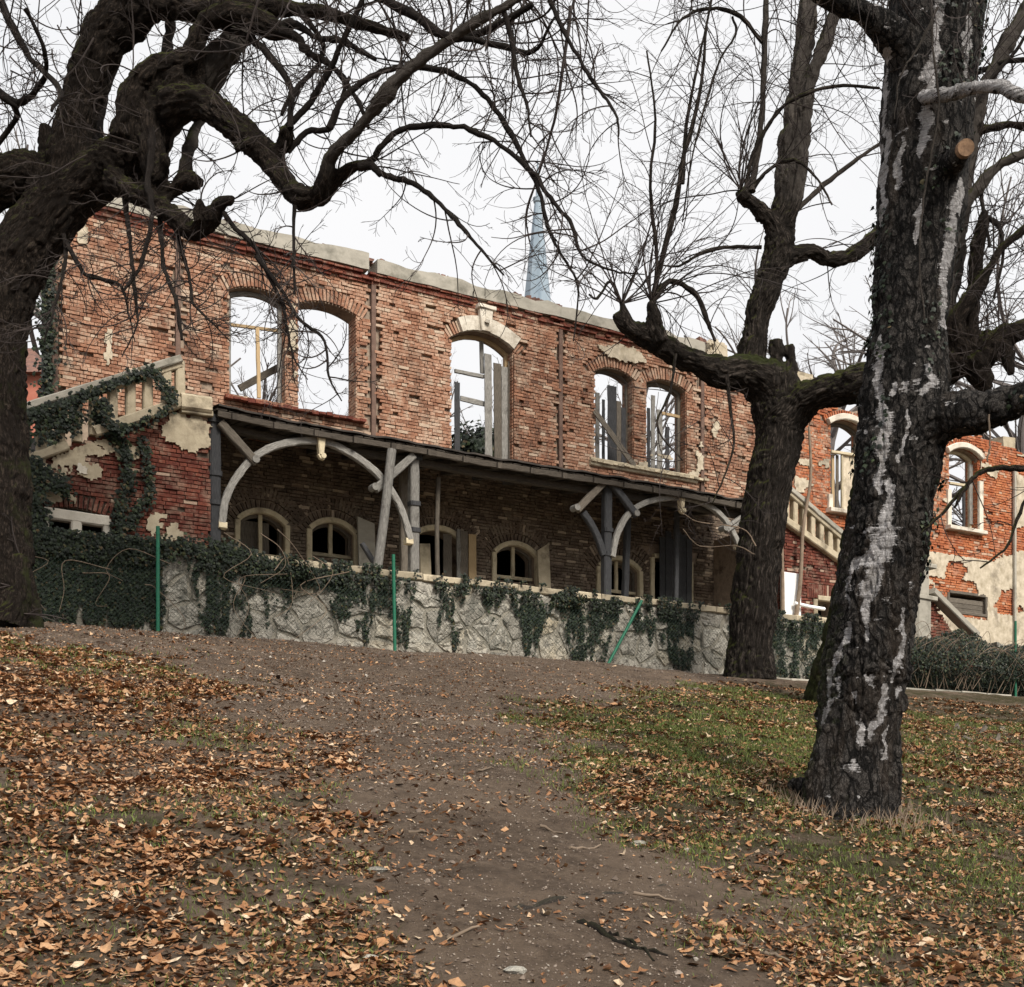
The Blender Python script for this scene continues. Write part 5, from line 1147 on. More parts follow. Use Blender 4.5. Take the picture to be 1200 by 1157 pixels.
# ---- left tree
S = 17.4
tl = thing('gnarled_tree', 'huge dark gnarled bare tree with twisting mossy limbs at the left edge', 'tree', P(6, 735, S))
big = [limb3([(6, 775, 50), (5, 735, 44), (3, 690, 37), (0, 600, 35), (-2, 480, 33), (-1, 400, 33), (6, 345, 35), (24, 303, 35), (48, 266, 33), (75, 230, 32), (95, 206, 30)], S, S),
       limb3([(58, 245, 26), (74, 205, 26), (84, 165, 24), (94, 118, 23), (105, 80, 24), (126, 38, 27), (156, 10, 28), (182, -25, 26), (200, -60, 24)], S, S-.4),
       limb3([(80, 228, 30), (110, 208, 29), (140, 192, 29), (167, 168, 28), (188, 138, 26), (206, 110, 24), (224, 90, 21)], S, S-.6),
       limb3([(205, 112, 24), (242, 82, 19), (270, 55, 15), (290, 31, 13), (311, 7, 10), (340, -30, 9)], S-.5, S+.3),
       limb3([(146, 165, 17), (152, 130, 17), (163, 100, 16), (185, 80, 14), (214, 72, 13), (230, 55, 13), (236, 32, 12), (262, 17, 12), (294, 21, 14), (322, 35, 11), (338, 40, 6)], S-.5, S-1.0),
       limb3([(196, 125, 22), (222, 119, 19), (249, 127, 18), (277, 149, 17), (311, 180, 14), (335, 214, 13), (352, 232, 14), (373, 229, 12), (388, 218, 9), (402, 204, 7), (417, 195, 7), (437, 192, 6)], S-.6, S-2.2),
       limb3([(373, 229, 9), (381, 207, 9), (388, 183, 8), (402, 168, 7.5), (421, 149, 7.5), (443, 121, 8), (470, 90, 8), (505, 62, 7.5), (550, 31, 7), (608, -2, 6), (660, -40, 5)], S-1.8, S-3.2),
       limb3([(130, 210, 16), (152, 224, 13), (180, 237, 14), (207, 256, 12.5), (228, 272, 13), (247, 258, 12), (256, 240, 9), (274, 233, 6)], S-.4, S-1.3),
       limb3([(165, 220, 11), (194, 228, 9), (218, 212, 10), (234, 214, 8)], S-.5, S-.8),
       limb3([(210, 220, 8), (218, 196, 9), (222, 172, 8), (230, 148, 7), (256, 97, 6), (275, 60, 5), (300, 10, 5)], S-.6, S+.6),
       limb3([(234, 262, 9), (232, 245, 7), (236, 234, 4)], S-1.1, S-1.2),
       limb3([(62, 238, 24), (36, 204, 25), (2, 212, 26), (-50, 238, 26), (-110, 220, 22)], S, S-.3),
       limb3([(150, 12, 20), (195, 10, 13), (250, 14, 11), (305, 8, 10), (370, 14, 8), (430, 30, 7), (480, 45, 5)], S-.3, S-1.2),
       limb3([(60, 190, 12), (54, 165, 9), (53, 145, 6)], S, S-.1),
       limb3([(175, 130, 18), (180, 205, 14), (192, 195, 9), (193, 180, 5)], S-.5, S-.9),
       limb3([(320, 180, 9), (331, 172, 9), (336, 160, 8), (330, 150, 6)], S-1.2, S-1.5),
       limb3([(311, 180, 7), (292, 168, 5), (276, 176, 4)], S-1.1, S-1.5),
       limb3([(10, 735, 22), (22, 700, 14), (26, 650, 9)], S-.42, S-.3)]
def moss_left(co, nm):
    return np.clip(nm[:, 0]*.55+(fbm(co*3, 4, 8)-.5)*1.4, 0, 1)*sm(9.5, 6.5, co[:, 2])*.9
o_, lco, lnm = fused('trunk', big, .024, M['bark_left'], tl, bark_disp(.045, .04, 8), {'mossy': moss_left}, pale=(3, 6, 9))
src = [b for b in big[3:] if b[1].mean() < .2]
br = [([(425, 195, 6), (438, 185, 5), (446, 173, 4.5), (470, 152, 4.5), (504, 147, 4.2), (538, 149, 4), (573, 162, 4), (607, 187, 4), (628, 207, 3.8), (649, 238, 3.4), (670, 263, 3), (683, 300, 2), (720, 318, 1.5), (755, 322, 1)], S-2.2, S-3.5),
      ([(422, 195, 7), (436, 195, 6), (452, 206, 4.8), (483, 214, 4), (511, 235, 3.6), (538, 263, 3.2), (559, 287, 2.5), (590, 323, 1.4)], S-2.2, S-3),
      ([(385, 150, 5), (402, 117, 4.5), (435, 90, 4.5), (469, 80, 4.4), (504, 80, 4.2), (538, 90, 4.2), (566, 111, 4), (594, 149, 4), (614, 187, 3.6), (632, 225, 3.2), (642, 265, 3), (656, 297, 2.2), (677, 335, 1.6), (672, 400, 1)], S-1.8, S-3.2),
      ([(640, -10, 4), (660, 35, 3.8), (685, 80, 3.2), (704, 108, 2.8), (722, 135, 2.2), (725, 160, 1.4)], S-3.2, S-3.6),
      ([(590, 10, 4), (600, 50, 3.8), (608, 95, 3), (618, 125, 2.4), (622, 160, 1.5)], S-3, S-3.3),
      ([(146, 232, 4.3), (150, 262, 3.6), (153, 291, 3.0), (157, 330, 2.9), (160, 362, 2.2), (160, 382, 1.4), (143, 418, 0.9)], S-.5, S-1.2),
      ([(187, 250, 4.3), (189, 275, 3.6), (193, 317, 3.0), (207, 356, 2.9), (213, 398, 2.2)], S-.6, S-1.4),
      ([(205, 262, 3.6), (215, 300, 2.9), (223, 330, 2.5), (226, 355, 2.2), (245, 375, 1.4), (270, 400, 0.9)], S-.7, S-1.5),
      ([(75, 275, 3.6), (77, 300, 3.2), (73, 325, 2.9), (62, 365, 2.2), (52, 400, 1.2)], S-.2, S-.9),
      ([(78, 285, 3.6), (95, 315, 3.2), (108, 326, 2.9), (140, 334, 2.3), (150, 365, 1.4), (158, 400, 0.9)], S-.3, S-1.),
      ([(262, 250, 4.3), (276, 268, 3.6), (301, 292, 3.3), (316, 326, 2.9), (331, 356, 2.6), (336, 385, 2.2), (345, 420, 1.4), (360, 445, 0.9)], S-1.2, S-2.),
      ([(345, 240, 3), (344, 290, 2.6), (345, 345, 2)], S-1.9, S-2.0),
      ([(300, 300, 3.5), (330, 340, 3), (352, 375, 2.6), (380, 400, 2.2), (385, 440, 1.6), (400, 470, 1)], S-1.5, S-2.2),
      ([(200, 25, 8), (196, 66, 8), (190, 90, 8)], S+.4, S+.3), ([(110, 190, 11), (116, 130, 10), (126, 90, 10), (142, 30, 9), (150, -20, 8)], S+.8, S+1),
      ([(325, 37, 9), (345, 42, 7), (362, 62, 5), (392, 80, 4.5), (420, 120, 3.6), (432, 150, 2.4)], S-1, S-1.6), ([(322, 34, 8), (345, 28, 6), (372, 45, 4.5), (400, 48, 4), (440, 70, 3)], S-1, S-1.5), ([(350, 12, 5), (380, 60, 4), (345, 110, 4.5), (340, 150, 5)], S-1.2, S-1.4), ([(335, 150, 5), (360, 125, 5), (385, 85, 5), (405, 40, 4.5), (430, -10, 4)], S-1.4, S-1.8),
      ([(338, 178, 4.5), (360, 155, 4.5), (388, 150, 4), (398, 120, 3.5), (410, 90, 3)], S-1.3, S-1.6),
      ([(-20, 90, 6), (20, 120, 5), (50, 95, 4), (52, 60, 3.5), (30, 10, 3)], S, S-1), ([(-20, 190, 4), (20, 135, 4), (-5, 110, 3)], S, S-.6), ([(-10, -20, 6), (30, 60, 5), (70, 105, 4), (60, 130, 2.5)], S-.6, S-1.2),
      ([(200, -10, 8), (260, 30, 6), (300, 50, 5), (340, 100, 4), (330, 135, 3)], S-.6, S-1.2), ([(420, -15, 8), (480, 15, 7), (530, 45, 6), (580, 30, 5), (625, 5, 4)], S-1.5, S-2.5), ([(545, 45, 4.5), (590, 55, 4), (625, 60, 3), (650, 20, 2)], S-2.5, S-3),
      ([(176, 150, 6), (178, 175, 6), (173, 215, 5), (178, 250, 4), (165, 310, 3), (145, 340, 2)], S-1.0, S-1.2)]
bsrc = [branch(tl, a, b, c, 'branch_bark', wig=.1) for a, b, c in br]
mb = MB(); rg = random.Random(3)
sprout(mb, bsrc[:5]+bsrc[15:25], .21, (.5, 1.5), .010, 2, rg, (0, 0, -.10), 4, .30, .2, cnt=CNT)
sprout(mb, bsrc[5:13], .13, (.4, 1.3), .010, 2, rg, (0, 0, -.12), 4, .34, -.1, cnt=CNT, skip0=.02)
sprout(mb, src, .3, (.6, 1.8), .013, 2, rg, (0, 0, .02), 5, .26, .5, cnt=CNT)
for k in range(30):                     # medium boughs of the crown arching across the top
    x = rg.uniform(300, 700); y = rg.uniform(-120, 10); s_ = rg.uniform(14, 17); grow(mb, P(x, y, s_), (rg.uniform(-.3, 1), rg.gauss(0, .3), rg.uniform(-.9, .1)), rg.uniform(1.8, 3.4), rg.uniform(.014, .026), 2, rg, (0, 0, -.12), .4, 6, .5, .9, CNT)
for k in range(58):                     # crown twigs hanging in from above the frame
    x = rg.uniform(-60, 740) if k % 3 else rg.uniform(330, 740); y = rg.uniform(-160, -30); s_ = rg.uniform(15, 19); grow(mb, P(x, y, s_), (rg.gauss(0, .6), rg.gauss(0, .3), -1), rg.uniform(1.4, 3.2), .016, 2, rg, (0, 0, -.03), .4, 4, .5, .9, CNT)
for k in range(26):
    x = rg.uniform(-60, 130); y = rg.uniform(-30, 180); s_ = rg.uniform(16, 19); grow(mb, P(x, y, s_), (rg.gauss(0, .9), rg.gauss(0, .3), -.6), rg.uniform(1., 2.), .012, 2, rg, (0, 0, -.03), .32, 5, .5, .9, CNT)
tag(mb.build('twigs', M['twig'], tl), kind='stuff')
# ---- middle tree
S = 25.6
tm = thing('forked_tree', 'forked dark bare tree with mossy level limbs in front of the veranda right end', 'tree', P(878, 785, S))
big = [limb3([(878, 800, 34), (878, 782, 30), (880, 750, 27), (884, 700, 27), (893, 622, 27), (903, 560, 27), (911, 518, 28), (914, 478, 32), (905, 445, 30)], S, S),
       limb3([(925, 490, 24), (905, 452, 26), (870, 437, 20), (850, 437, 17), (828, 430, 15), (800, 418, 14), (775, 405, 13), (752, 392, 12), (732, 382, 9), (720, 368, 5)], S, S-1.2),
       limb3([(775, 402, 9), (768, 385, 9), (766, 370, 9), (763, 352, 5)], S-1, S-1.1), limb3([(745, 388, 7), (735, 375, 7), (728, 352, 4)], S-1.1, S-1.2),
       limb3([(895, 460, 22), (880, 425, 18), (884, 396, 15), (887, 372, 16), (900, 332, 17), (913, 290, 17), (918, 250, 16), (926, 180, 14.5), (935, 100, 12), (942, 50, 11), (949, -10, 10), (955, -60, 9)], S, S-.2),
       limb3([(920, 260, 11), (931, 235, 9.5), (941, 160, 9), (946, 120, 9), (955, 82, 8.5), (970, 40, 7.5), (982, 0, 6.5), (995, -50, 6)], S-.2, S-.6),
       limb3([(918, 300, 11), (904, 262, 10), (886, 242, 8.5), (872, 230, 9), (868, 222, 7)], S-.1, S-.6),
       limb3([(905, 320, 12), (921, 302, 11), (952, 295, 9.5), (969, 304, 9.5), (1000, 298, 9.5), (1024, 278, 8.5), (1050, 250, 8)], S-.1, S+.6),
       limb3([(912, 500, 26), (936, 474, 24), (957, 462, 19), (985, 455, 20), (1011, 449, 22), (1050, 438, 20), (1095, 425, 17)], S, S-1.6),
       limb3([(912, 455, 12), (911, 425, 9), (909, 398, 7)], S-.2, S-.2), limb3([(925, 460, 11), (927, 430, 8), (926, 404, 6)], S-.2, S-.2)]
def moss_mid(co, nm): return np.clip(nm[:, 2]*.95+(fbm(co*2.5, 4, 8)-.5)*1.2, 0, 1)*sm(7.6, 8.6, co[:, 2])*sm(12.5, 10.5, co[:, 2])
big.insert(5, limb3([(917, 258, 15.5), (926, 180, 14.3), (935, 100, 12), (942, 50, 11), (949, -10, 10), (955, -60, 9)], S-.1, S-.2))
big[4] = limb3([(895, 460, 22), (880, 425, 18), (884, 396, 15), (887, 372, 16), (900, 332, 17), (913, 290, 17), (918, 250, 15.5), (924, 200, 12)], S, S-.1)
fused('trunk', big, .032, M['bark_mid'], tm, bark_disp(.045, .045, 7, .16), {'mossy': moss_mid}, pale=(5, 6))
br = [([(881, 225, 5.5), (884, 200, 5.2), (893, 138, 5), (895, 69, 4.6), (898, 0, 4), (902, -60, 3)], S-.5, S-.6, 'bark_shoot'),
      ([(874, 224, 4), (880, 190, 3.6), (893, 160, 3.4), (912, 130, 3.2), (938, 113, 3), (980, 101, 2.6), (1031, 103, 2)], S-.5, S-1, 'bark_mid'),
      ([(880, 225, 3), (900, 200, 3), (930, 188, 2.6), (958, 210, 2), (975, 240, 1.4)], S-.5, S-1, 'bark_mid'),
      ([(930, 250, 4), (960, 222, 3.6), (1000, 190, 3), (1032, 168, 2.6)], S-.2, S, 'bark_shoot'),
      ([(892, 290, 3), (850, 290, 2.8), (820, 298, 2.4), (795, 312, 1.8), (770, 310, 1)], S, S-.6, 'bark_mid'),
      ([(765, 356, 4.5), (770, 325, 4), (790, 250, 3.6), (800, 190, 3.2), (820, 110, 2.8), (828, 30, 2)], S-1, S-1.3, 'bark_mid'),
      ([(763, 356, 4), (785, 330, 4.5), (815, 345, 4), (830, 380, 3), (838, 400, 2)], S-1, S-1.3, 'bark_mid'),
      ([(728, 356, 3), (715, 330, 2.6), (700, 350, 2.2), (690, 345, 1.6)], S-1.1, S-1.4, 'bark_mid'),
      ([(766, 352, 3), (770, 300, 2.6), (762, 220, 2.2), (768, 140, 1.8), (758, 60, 1.2)], S-1, S-1.6, 'bark_mid'),
      ([(800, 215, 2.8), (804, 150, 2.6), (815, 90, 2.2), (830, 20, 1.8), (840, -30, 1.5)], S-1.2, S-1, 'bark_mid'),
      ([(893, 50, 3.4), (868, 20, 3), (835, 10, 2.6), (800, 22, 2), (775, 60, 1.4)], S-.6, S-1, 'bark_mid'),
      ([(858, 20, 2), (862, 40, 2), (840, 80, 1.7), (812, 180, 1.4), (800, 260, 1)], S-.6, S-1, 'bark_mid'),
      ([(852, 440, 3), (856, 480, 2.6), (860, 520, 2.2), (848, 560, 1.4), (835, 590, 1)], S-.8, S-1.4, 'bark_mid'),
      ([(792, 415, 2.6), (785, 460, 2.2), (770, 500, 1.8), (800, 540, 1.2)], S-1, S-1.5, 'bark_mid'),
      ([(886, 640, 1.2), (870, 620, .9), (820, 612, .7), (800, 602, .6)], S-.5, S-.8, 'bramble'), ([(884, 650, 1.1), (862, 640, .9), (820, 640, .7), (800, 620, .8)], S-.5, S-.8, 'bramble')]
bs = [branch(tm, a, b, c, m_, wig=.08) for a, b, c, m_ in br]
mb = MB(); rg = random.Random(5)
sprout(mb, bs[:5]+[big[5], big[6], big[8]], .38, (1.0, 3.0), .014, 2, rg, (0, 0, -.13), 5, .2, .6, ratio=.5, cnt=CNT, skip0=.25)
sprout(mb, bs[5:12], .36, (.9, 2.4), .011, 2, rg, (0, 0, -.02), 4, .22, .3, cnt=CNT)
sprout(mb, bs[12:]+[big[1]], .5, (.8, 2.2), .011, 2, rg, (0, 0, .03), 4, .22, .3, cnt=CNT)
for q, kx in ((big[2], 18), (big[3], 16), (big[7], 18)):
    for k in range(kx): grow(mb, q[0][-2], (rg.gauss(0, .8), rg.gauss(0, .5), rg.uniform(.3, 1.4)), rg.uniform(1.5, 4.2), .016, 2, rg, (0, 0, -.08), .16, 5, .42, .7, CNT)
for k in range(34): x = rg.uniform(740, 1060); grow(mb, P(x, rg.uniform(-140, -20), S-rg.uniform(0, 2)), (rg.gauss(0, .5), rg.gauss(0, .3), -1), rg.uniform(2, 4), .016, 2, rg, (0, 0, -.02), .24, 5, .45, .9, CNT)
tag(mb.build('twigs', M['twig'], tm), kind='stuff')
# ---- tree behind the birch
S = 20.0
tb = thing('burled_tree', 'dark leaning bare tree with burled limbs, mostly hidden behind the birch', 'tree', P(985, 815, S))
big = [limb3([(982, 840, 50), (985, 812, 42), (992, 770, 34), (1005, 700, 30), (1020, 610, 28), (1040, 520, 27), (1080, 455, 26), (1120, 420, 24), (1150, 410, 22), (1168, 395, 15)], S, S-1),
       limb3([(1140, 420, 18), (1152, 445, 12), (1158, 458, 6)], S-1, S-1.1), limb3([(1150, 400, 16), (1178, 410, 10), (1185, 440, 5)], S-1, S-1.2), limb3([(1150, 415, 14), (1175, 395, 12), (1205, 385, 11), (1260, 360, 10)], S-1, S-1.2),
       limb3([(1140, 410, 12), (1138, 373, 9), (1143, 311, 8), (1153, 256, 7), (1158, 250, 4)], S-1, S-1), limb3([(1125, 410, 12), (1120, 375, 10), (1150, 330, 8), (1175, 290, 6), (1210, 262, 5)], S-1, S-1.4),
       limb3([(1105, 420, 12), (1110, 330, 9), (1120, 270, 7), (1133, 238, 6.5), (1167, 197, 6), (1205, 178, 6), (1250, 150, 5)], S-.8, S-1.4),
       limb3([(1100, 430, 14), (1118, 300, 12), (1135, 180, 11), (1148, 118, 10.5), (1167, 76, 9.5), (1200, 15, 8.5), (1225, -40, 8)], S-.6, S-.8),
       limb3([(1130, 165, 6), (1150, 155, 6), (1180, 146, 5.5), (1215, 152, 5)], S-.6, S-1)]
fused('trunk', big, .03, M['bark_left'], tb, bark_disp(.05, .04, 7), {'mossy': lambda co, nm: np.clip(-nm[:, 0]*.9+(fbm(co*3, 4, 8)-.5)*.9, 0, 1)*sm(8, 6, co[:, 2])}, pale=(6, 7))
br = [([(1150, 252, 4), (1170, 265, 3.5), (1175, 300, 2.6), (1165, 350, 1.8)], S-1, S-1.3), ([(1140, 88, 4), (1170, 75, 4), (1205, 70, 3.6)], S-.7, S-1), ([(1160, 200, 3), (1150, 225, 3), (1160, 290, 2)], S-1, S-1.2), ([(1120, 180, 3), (1150, 110, 3), (1190, 60, 2.4), (1215, 20, 2)], S-1, S-1.2)]
bs2 = [branch(tb, a, b, c, 'branch_bark', wig=.08) for a, b, c in br]
mb = MB(); rg = random.Random(8); sprout(mb, bs2+big[3:], .22, (.8, 2.2), .011, 2, rg, (0, 0, -.04), 5, .26, .2, cnt=CNT, skip0=.1)
for k in range(22): grow(mb, P(rg.uniform(1120, 1190), rg.uniform(380, 440), S-1.1), (rg.gauss(0, 1), rg.gauss(0, .5), rg.gauss(.2, 1)), rg.uniform(.8, 2), .011, 2, rg, (0, 0, -.05), .26, 5, .5, .9, CNT)
tag(mb.build('twigs', M['twig'], tb), kind='stuff')
# ---- birch
S = 9.5
bt = thing('birch_tree', 'stout old birch with black cracked bark and white streaks in the right foreground', 'tree', P(998, 945, S))
big = [limb3([(995, 985, 60), (996, 950, 56), (999, 915, 49), (1003, 870, 46), (1010, 810, 48), (1018, 760, 49), (1035, 657, 48), (1047, 580, 48), (1055, 518, 49), (1062, 450, 48), (1066, 380, 44), (1074, 290, 49), (1084, 173, 54), (1090, 90, 56), (1095, 0, 57), (1100, -80, 54), (1106, -200, 50)], S, S+.1),
       limb3([(1085, 120, 34), (1060, 65, 24), (1040, 40, 20), (1014, 17, 15), (980, 0, 13), (945, -25, 13), (900, -70, 11)], S, S-.6),
       limb3([(1060, 545, 34), (1080, 505, 30), (1111, 488, 25), (1146, 484, 23), (1180, 474, 22), (1210, 462, 22), (1270, 430, 20), (1330, 380, 18)], S, S-.8),
       limb3([(1095, 215, 22), (1111, 196, 17), (1122, 184, 13), (1131, 174, 10.5)], S-.1, S-.55),
       limb3([(980, 975, 34), (962, 940, 24), (946, 925, 13), (925, 917, 6)], S+.1, S+.25), limb3([(1025, 975, 24), (1040, 940, 18), (1045, 900, 13), (1046, 860, 9)], S-.15, S-.05), limb3([(990, 975, 25), (1000, 950, 20), (1004, 900, 12)], S-.32, S-.22), limb3([(960, 960, 20), (962, 900, 13), (970, 850, 9)], S-.1, S-.15)]
WS = [[(1030, 395, 3), (1028, 420, 5), (1028, 445, 5), (1034, 470, 4), (1035, 490, 7), (1035, 520, 8), (1033, 550, 7), (1030, 578, 3)], [(1046, 450, 3), (1046, 462, 4)], [(1044, 565, 4), (1043, 585, 5), (1038, 605, 9), (1037, 630, 12), (1033, 648, 12), (1026, 670, 9), (1020, 690, 7), (1016, 712, 6), (1013, 730, 2)], [(1026, 650, 7), (1010, 657, 5), (1000, 668, 3), (996, 690, 2), (995, 708, 2)],
      [(1097, 0, 4), (1098, 40, 5), (1092, 75, 5), (1087, 100, 6), (1083, 145, 7), (1077, 185, 2)], [(1056, 165, 3), (1052, 185, 5), (1051, 215, 3)], [(1079, 235, 2), (1077, 262, 4), (1076, 285, 2)], [(1124, 210, 4), (1118, 240, 5), (1113, 275, 7), (1108, 300, 7), (1099, 325, 4), (1103, 350, 4), (1105, 385, 5)], [(1040, 60, 4), (1039, 100, 5), (1038, 150, 4), (1034, 210, 4), (1034, 260, 3)], [(1133, 20, 4), (1134, 60, 4), (1131, 90, 3)], [(1086, 430, 5), (1092, 447, 8), (1084, 460, 4)], [(1064, 480, 2), (1060, 520, 2), (1056, 545, 2)],
      [(1018, 728, 2), (1016, 750, 3)], [(991, 735, 2), (986, 760, 4), (976, 790, 4), (972, 820, 3), (966, 850, 2)], [(1037, 800, 3), (1036, 820, 4), (1026, 845, 6), (1020, 865, 3)], [(1059, 715, 2), (1057, 745, 3), (1050, 775, 4), (1046, 795, 2)], [(1054, 803, 3), (1050, 815, 2)], [(1010, 845, 2), (1008, 872, 4)], [(1003, 810, 3), (1006, 825, 2)], [(1040, 850, 2), (1036, 885, 2)]]
def birch_white(co, nm):
    px, py = PROJ(co); w = np.zeros(len(co)); jx = (fbm(co*[6, 6, 8], 4, 6)-.5)*22; jy = (fbm(co*[6, 6, 6], 4, 16)-.5)*22; mod = .45+1.25*fbm(co*[7, 7, 12], 4, 26)
    for st_ in WS:
        for (xa, ya, ra), (xb, yb, rb) in zip(st_, st_[1:]):
            dx, dy = xb-xa, yb-ya; t = np.clip(((px+jx-xa)*dx+(py+jy-ya)*dy)/(dx*dx+dy*dy), 0, 1); dd = np.hypot(px+jx-xa-t*dx, py+jy-ya-t*dy); w = np.maximum(w, np.exp(-(dd/((ra+(rb-ra)*t)*mod*1.1))**2))
    back = sm(.60, .75, fbm(co*[3, 3, 1.3], 4, 17))*.7; fleck = sm(.66, .74, fbm(co*[9, 9, 14], 4, 19))*.55
    return np.where(nm[:, 1] < .25, np.maximum(w, fleck), back)*.95
def birch_moss(co, nm): return np.clip(-nm[:, 0]*.75+.05, 0, 1)*sm(4.2, 1.0, co[:, 2])*.8
def bdisp(co, nm, g):
    d = (fbm(co*[2.6, 2.6, 1.2], 3, 2)-.5)*.11; rough = sm(4.4, 1.6, co[:, 2])
    f1, f2 = worley(co*[13, 13, 6.5]+(fbm(co*4, 2, 6)[:, None]-.5)*2.5); pl = np.minimum(f2-f1, .3)/.3
    d += (pl-.7)*(.008+.018*rough); d += (fbm(co*[30, 30, 16], 3, 4)-.5)*(.02+.03*rough)
    w = birch_white(co, nm); return d-.015*np.clip(w*2-.6, 0, 1)*rough
_, bco, bnm = fused('trunk', big, .0125, M['birch'], bt, bdisp, {'white': birch_white, 'mossy': birch_moss})
pw, rw_ = limb3([(1082, 116, 10), (1092, 113, 7), (1111, 111, 8.5), (1130, 106, 8), (1146, 103, 7.5), (1173, 102, 7), (1200, 114, 7.5), (1240, 118, 7)], S-.22, S-1.0)
mb = MB(); tube(mb, pw, rw_*(1+nr.uniform(-.12, .12, len(rw_))), 12); o = mb.build('branch', M['birch'], bt, smooth=True, attrs={'white': np.full(mb.n, .62)}); o['label'] = 'pale branch leaving the trunk to the right'
e = P(1131, 174, S-.57); mb = MB(); d_ = (P(1134, 171, S-.62)-P(1122, 184, S-.4)); d_ /= np.linalg.norm(d_); tube(mb, [e-d_*.03, e+d_*.022], [.066, .062], 16, .5); tag(mb.build('sawn_end', M['cut'], bt), 'round sawn end of the cut stub')
# thin drooping branch at the right, hanging from the big right limb
bb = [branch(bt, [(1262, 435, 7), (1262, 500, 5.5), (1235, 545, 4.8), (1200, 549, 4.2), (1166, 549, 4), (1146, 556, 3.6), (1128, 574, 3), (1105, 600, 2.4), (1080, 625, 1.6)], S-.8, S-1.0, 'bark_left'), branch(bt, [(1140, 560, 3), (1125, 582, 3), (1118, 595, 1.6)], S-1, S-1, 'bark_left'), branch(bt, [(1225, 540, 3), (1195, 600, 2.6), (1180, 640, 2), (1150, 665, 1.3)], S-1, S-1.2, 'bark_left'),
      branch(bt, [(1159, 485, 1.6), (1160, 520, 1.4), (1157, 540, 1.2)], S-1.0, S-1.0, 'bramble'), branch(bt, [(1093, -60, 2), (1092, 40, 1.8), (1100, 130, 1.6), (1084, 220, 1.5), (1077, 300, 1.5), (1084, 375, 1.3)], S-.47, S-.42, 'bark_shoot'), branch(bt, [(1099, 10, 2.2), (1074, 60, 1.6), (1055, 90, 1.3), (1048, 140, .9)], S-.47, S-.6, 'bark_shoot')]
mb = MB(); rg = random.Random(9); sprout(mb, bb[:3], .3, (.25, .7), .005, 1, rg, (0, 0, -.3), 2, .3, .1, cnt=CNT)
for k in range(16): grow(mb, P(rg.uniform(960, 1250), rg.uniform(-90, -20), S-.5), (rg.gauss(0, .6), rg.gauss(0, .4), -1), rg.uniform(.6, 1.3), .006, 2, rg, (0, 0, -.1), .25, 4, .5, .9, CNT)
tag(mb.build('twigs', M['twig'], bt), kind='stuff')
bpx, bpy_ = PROJ(bco)
def ivy_on(flt, n, s0, s1):
    idx = np.where(flt)[0]; k = nr.choice(idx, n); return bco[k]+bnm[k]*nr.uniform(.0, .05, (n, 1)), bnm[k]
cl_ = fbm(bco*4, 3, 33)
sets = [((bpx > 1100) & (bpx < 1152) & (bpy_ > -80) & (bpy_ < 100) & (bnm[:, 1] < .3) & (cl_ > .46), 260), ((bnm[:, 0] < -.45) & (bpy_ > 240) & (bpy_ < 420) & (bpx < 1045), 260), ((bnm[:, 0] < -.5) & (bpy_ > 460) & (bpy_ < 560) & (cl_ > .5), 120), ((bnm[:, 0] > .5) & (bpy_ > 560) & (bpy_ < 700) & (bpx > 1060) & (cl_ > .48), 140), ((bpx > 1080) & (bpy_ > 150) & (bpy_ < 440) & (cl_ > .54) & (bnm[:, 1] < .2), 90)]
Pv = []; Nv = []
for f_, n_ in sets:
    a, b = ivy_on(f_, n_, 0, 0); Pv.append(a); Nv.append(b)
ivy_build('ivy', np.vstack(Pv), np.vstack(Nv), .025, .05, None, bt)
# dry grass collar at the birch foot
mb = MB(); n = 650; a = nr.uniform(0, 6.283, n); rr_ = .38+.3*nr.uniform(0, 1, n)**2*(.4+1.2*vnoise(np.stack([a*2, a*0, a*0], -1), 5)); c0 = P(998, 945, S); X = c0[0]+np.cos(a)*rr_; Y = c0[1]+np.sin(a)*rr_; Z = ground_z(X, Y); h = nr.uniform(.05, .15, n); le = nr.uniform(-.08, .08, (n, 2)); w = .003
for i in range(n):
    b = np.array([X[i], Y[i], Z[i]-.01]); t_ = b+[le[i, 0], le[i, 1], h[i]]; sx_ = np.array([w, 0, 0]); mb.add([b-sx_, b+sx_, (b+t_)/2+sx_*.7+[0, 0, .01], (b+t_)/2-sx_*.7+[0, 0, .01]], [[0, 1, 2, 3]], nr.uniform(.5, .97)); mb.add([(b+t_)/2-sx_*.7+[0, 0, .01], (b+t_)/2+sx_*.7+[0, 0, .01], t_], [[0, 1, 2]], .95)
tag(mb.build('dry_grass', M['bramble']), 'tuft of dry straw coloured grass round the birch foot', 'grass', kind='stuff')
# ---- far trees behind the house
def far_tree(x, s_, ytop, seed, label, name='bare_tree'):
    rg = random.Random(seed); base = P(x, 0, s_); z0 = float(ground_z(base[0], s_, False)); base[2] = z0; H = (HY-ytop)/FPX*s_-z0
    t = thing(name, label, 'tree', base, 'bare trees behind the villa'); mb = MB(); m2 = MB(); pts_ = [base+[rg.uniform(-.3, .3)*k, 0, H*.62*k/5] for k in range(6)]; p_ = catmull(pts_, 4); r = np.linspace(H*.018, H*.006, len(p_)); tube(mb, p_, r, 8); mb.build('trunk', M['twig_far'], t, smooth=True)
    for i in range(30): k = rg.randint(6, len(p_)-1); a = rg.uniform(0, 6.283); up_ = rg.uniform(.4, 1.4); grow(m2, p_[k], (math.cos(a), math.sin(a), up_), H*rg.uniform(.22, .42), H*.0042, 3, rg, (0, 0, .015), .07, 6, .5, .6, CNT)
    tag(m2.build('crown', M['twig_far'], t), kind='stuff')
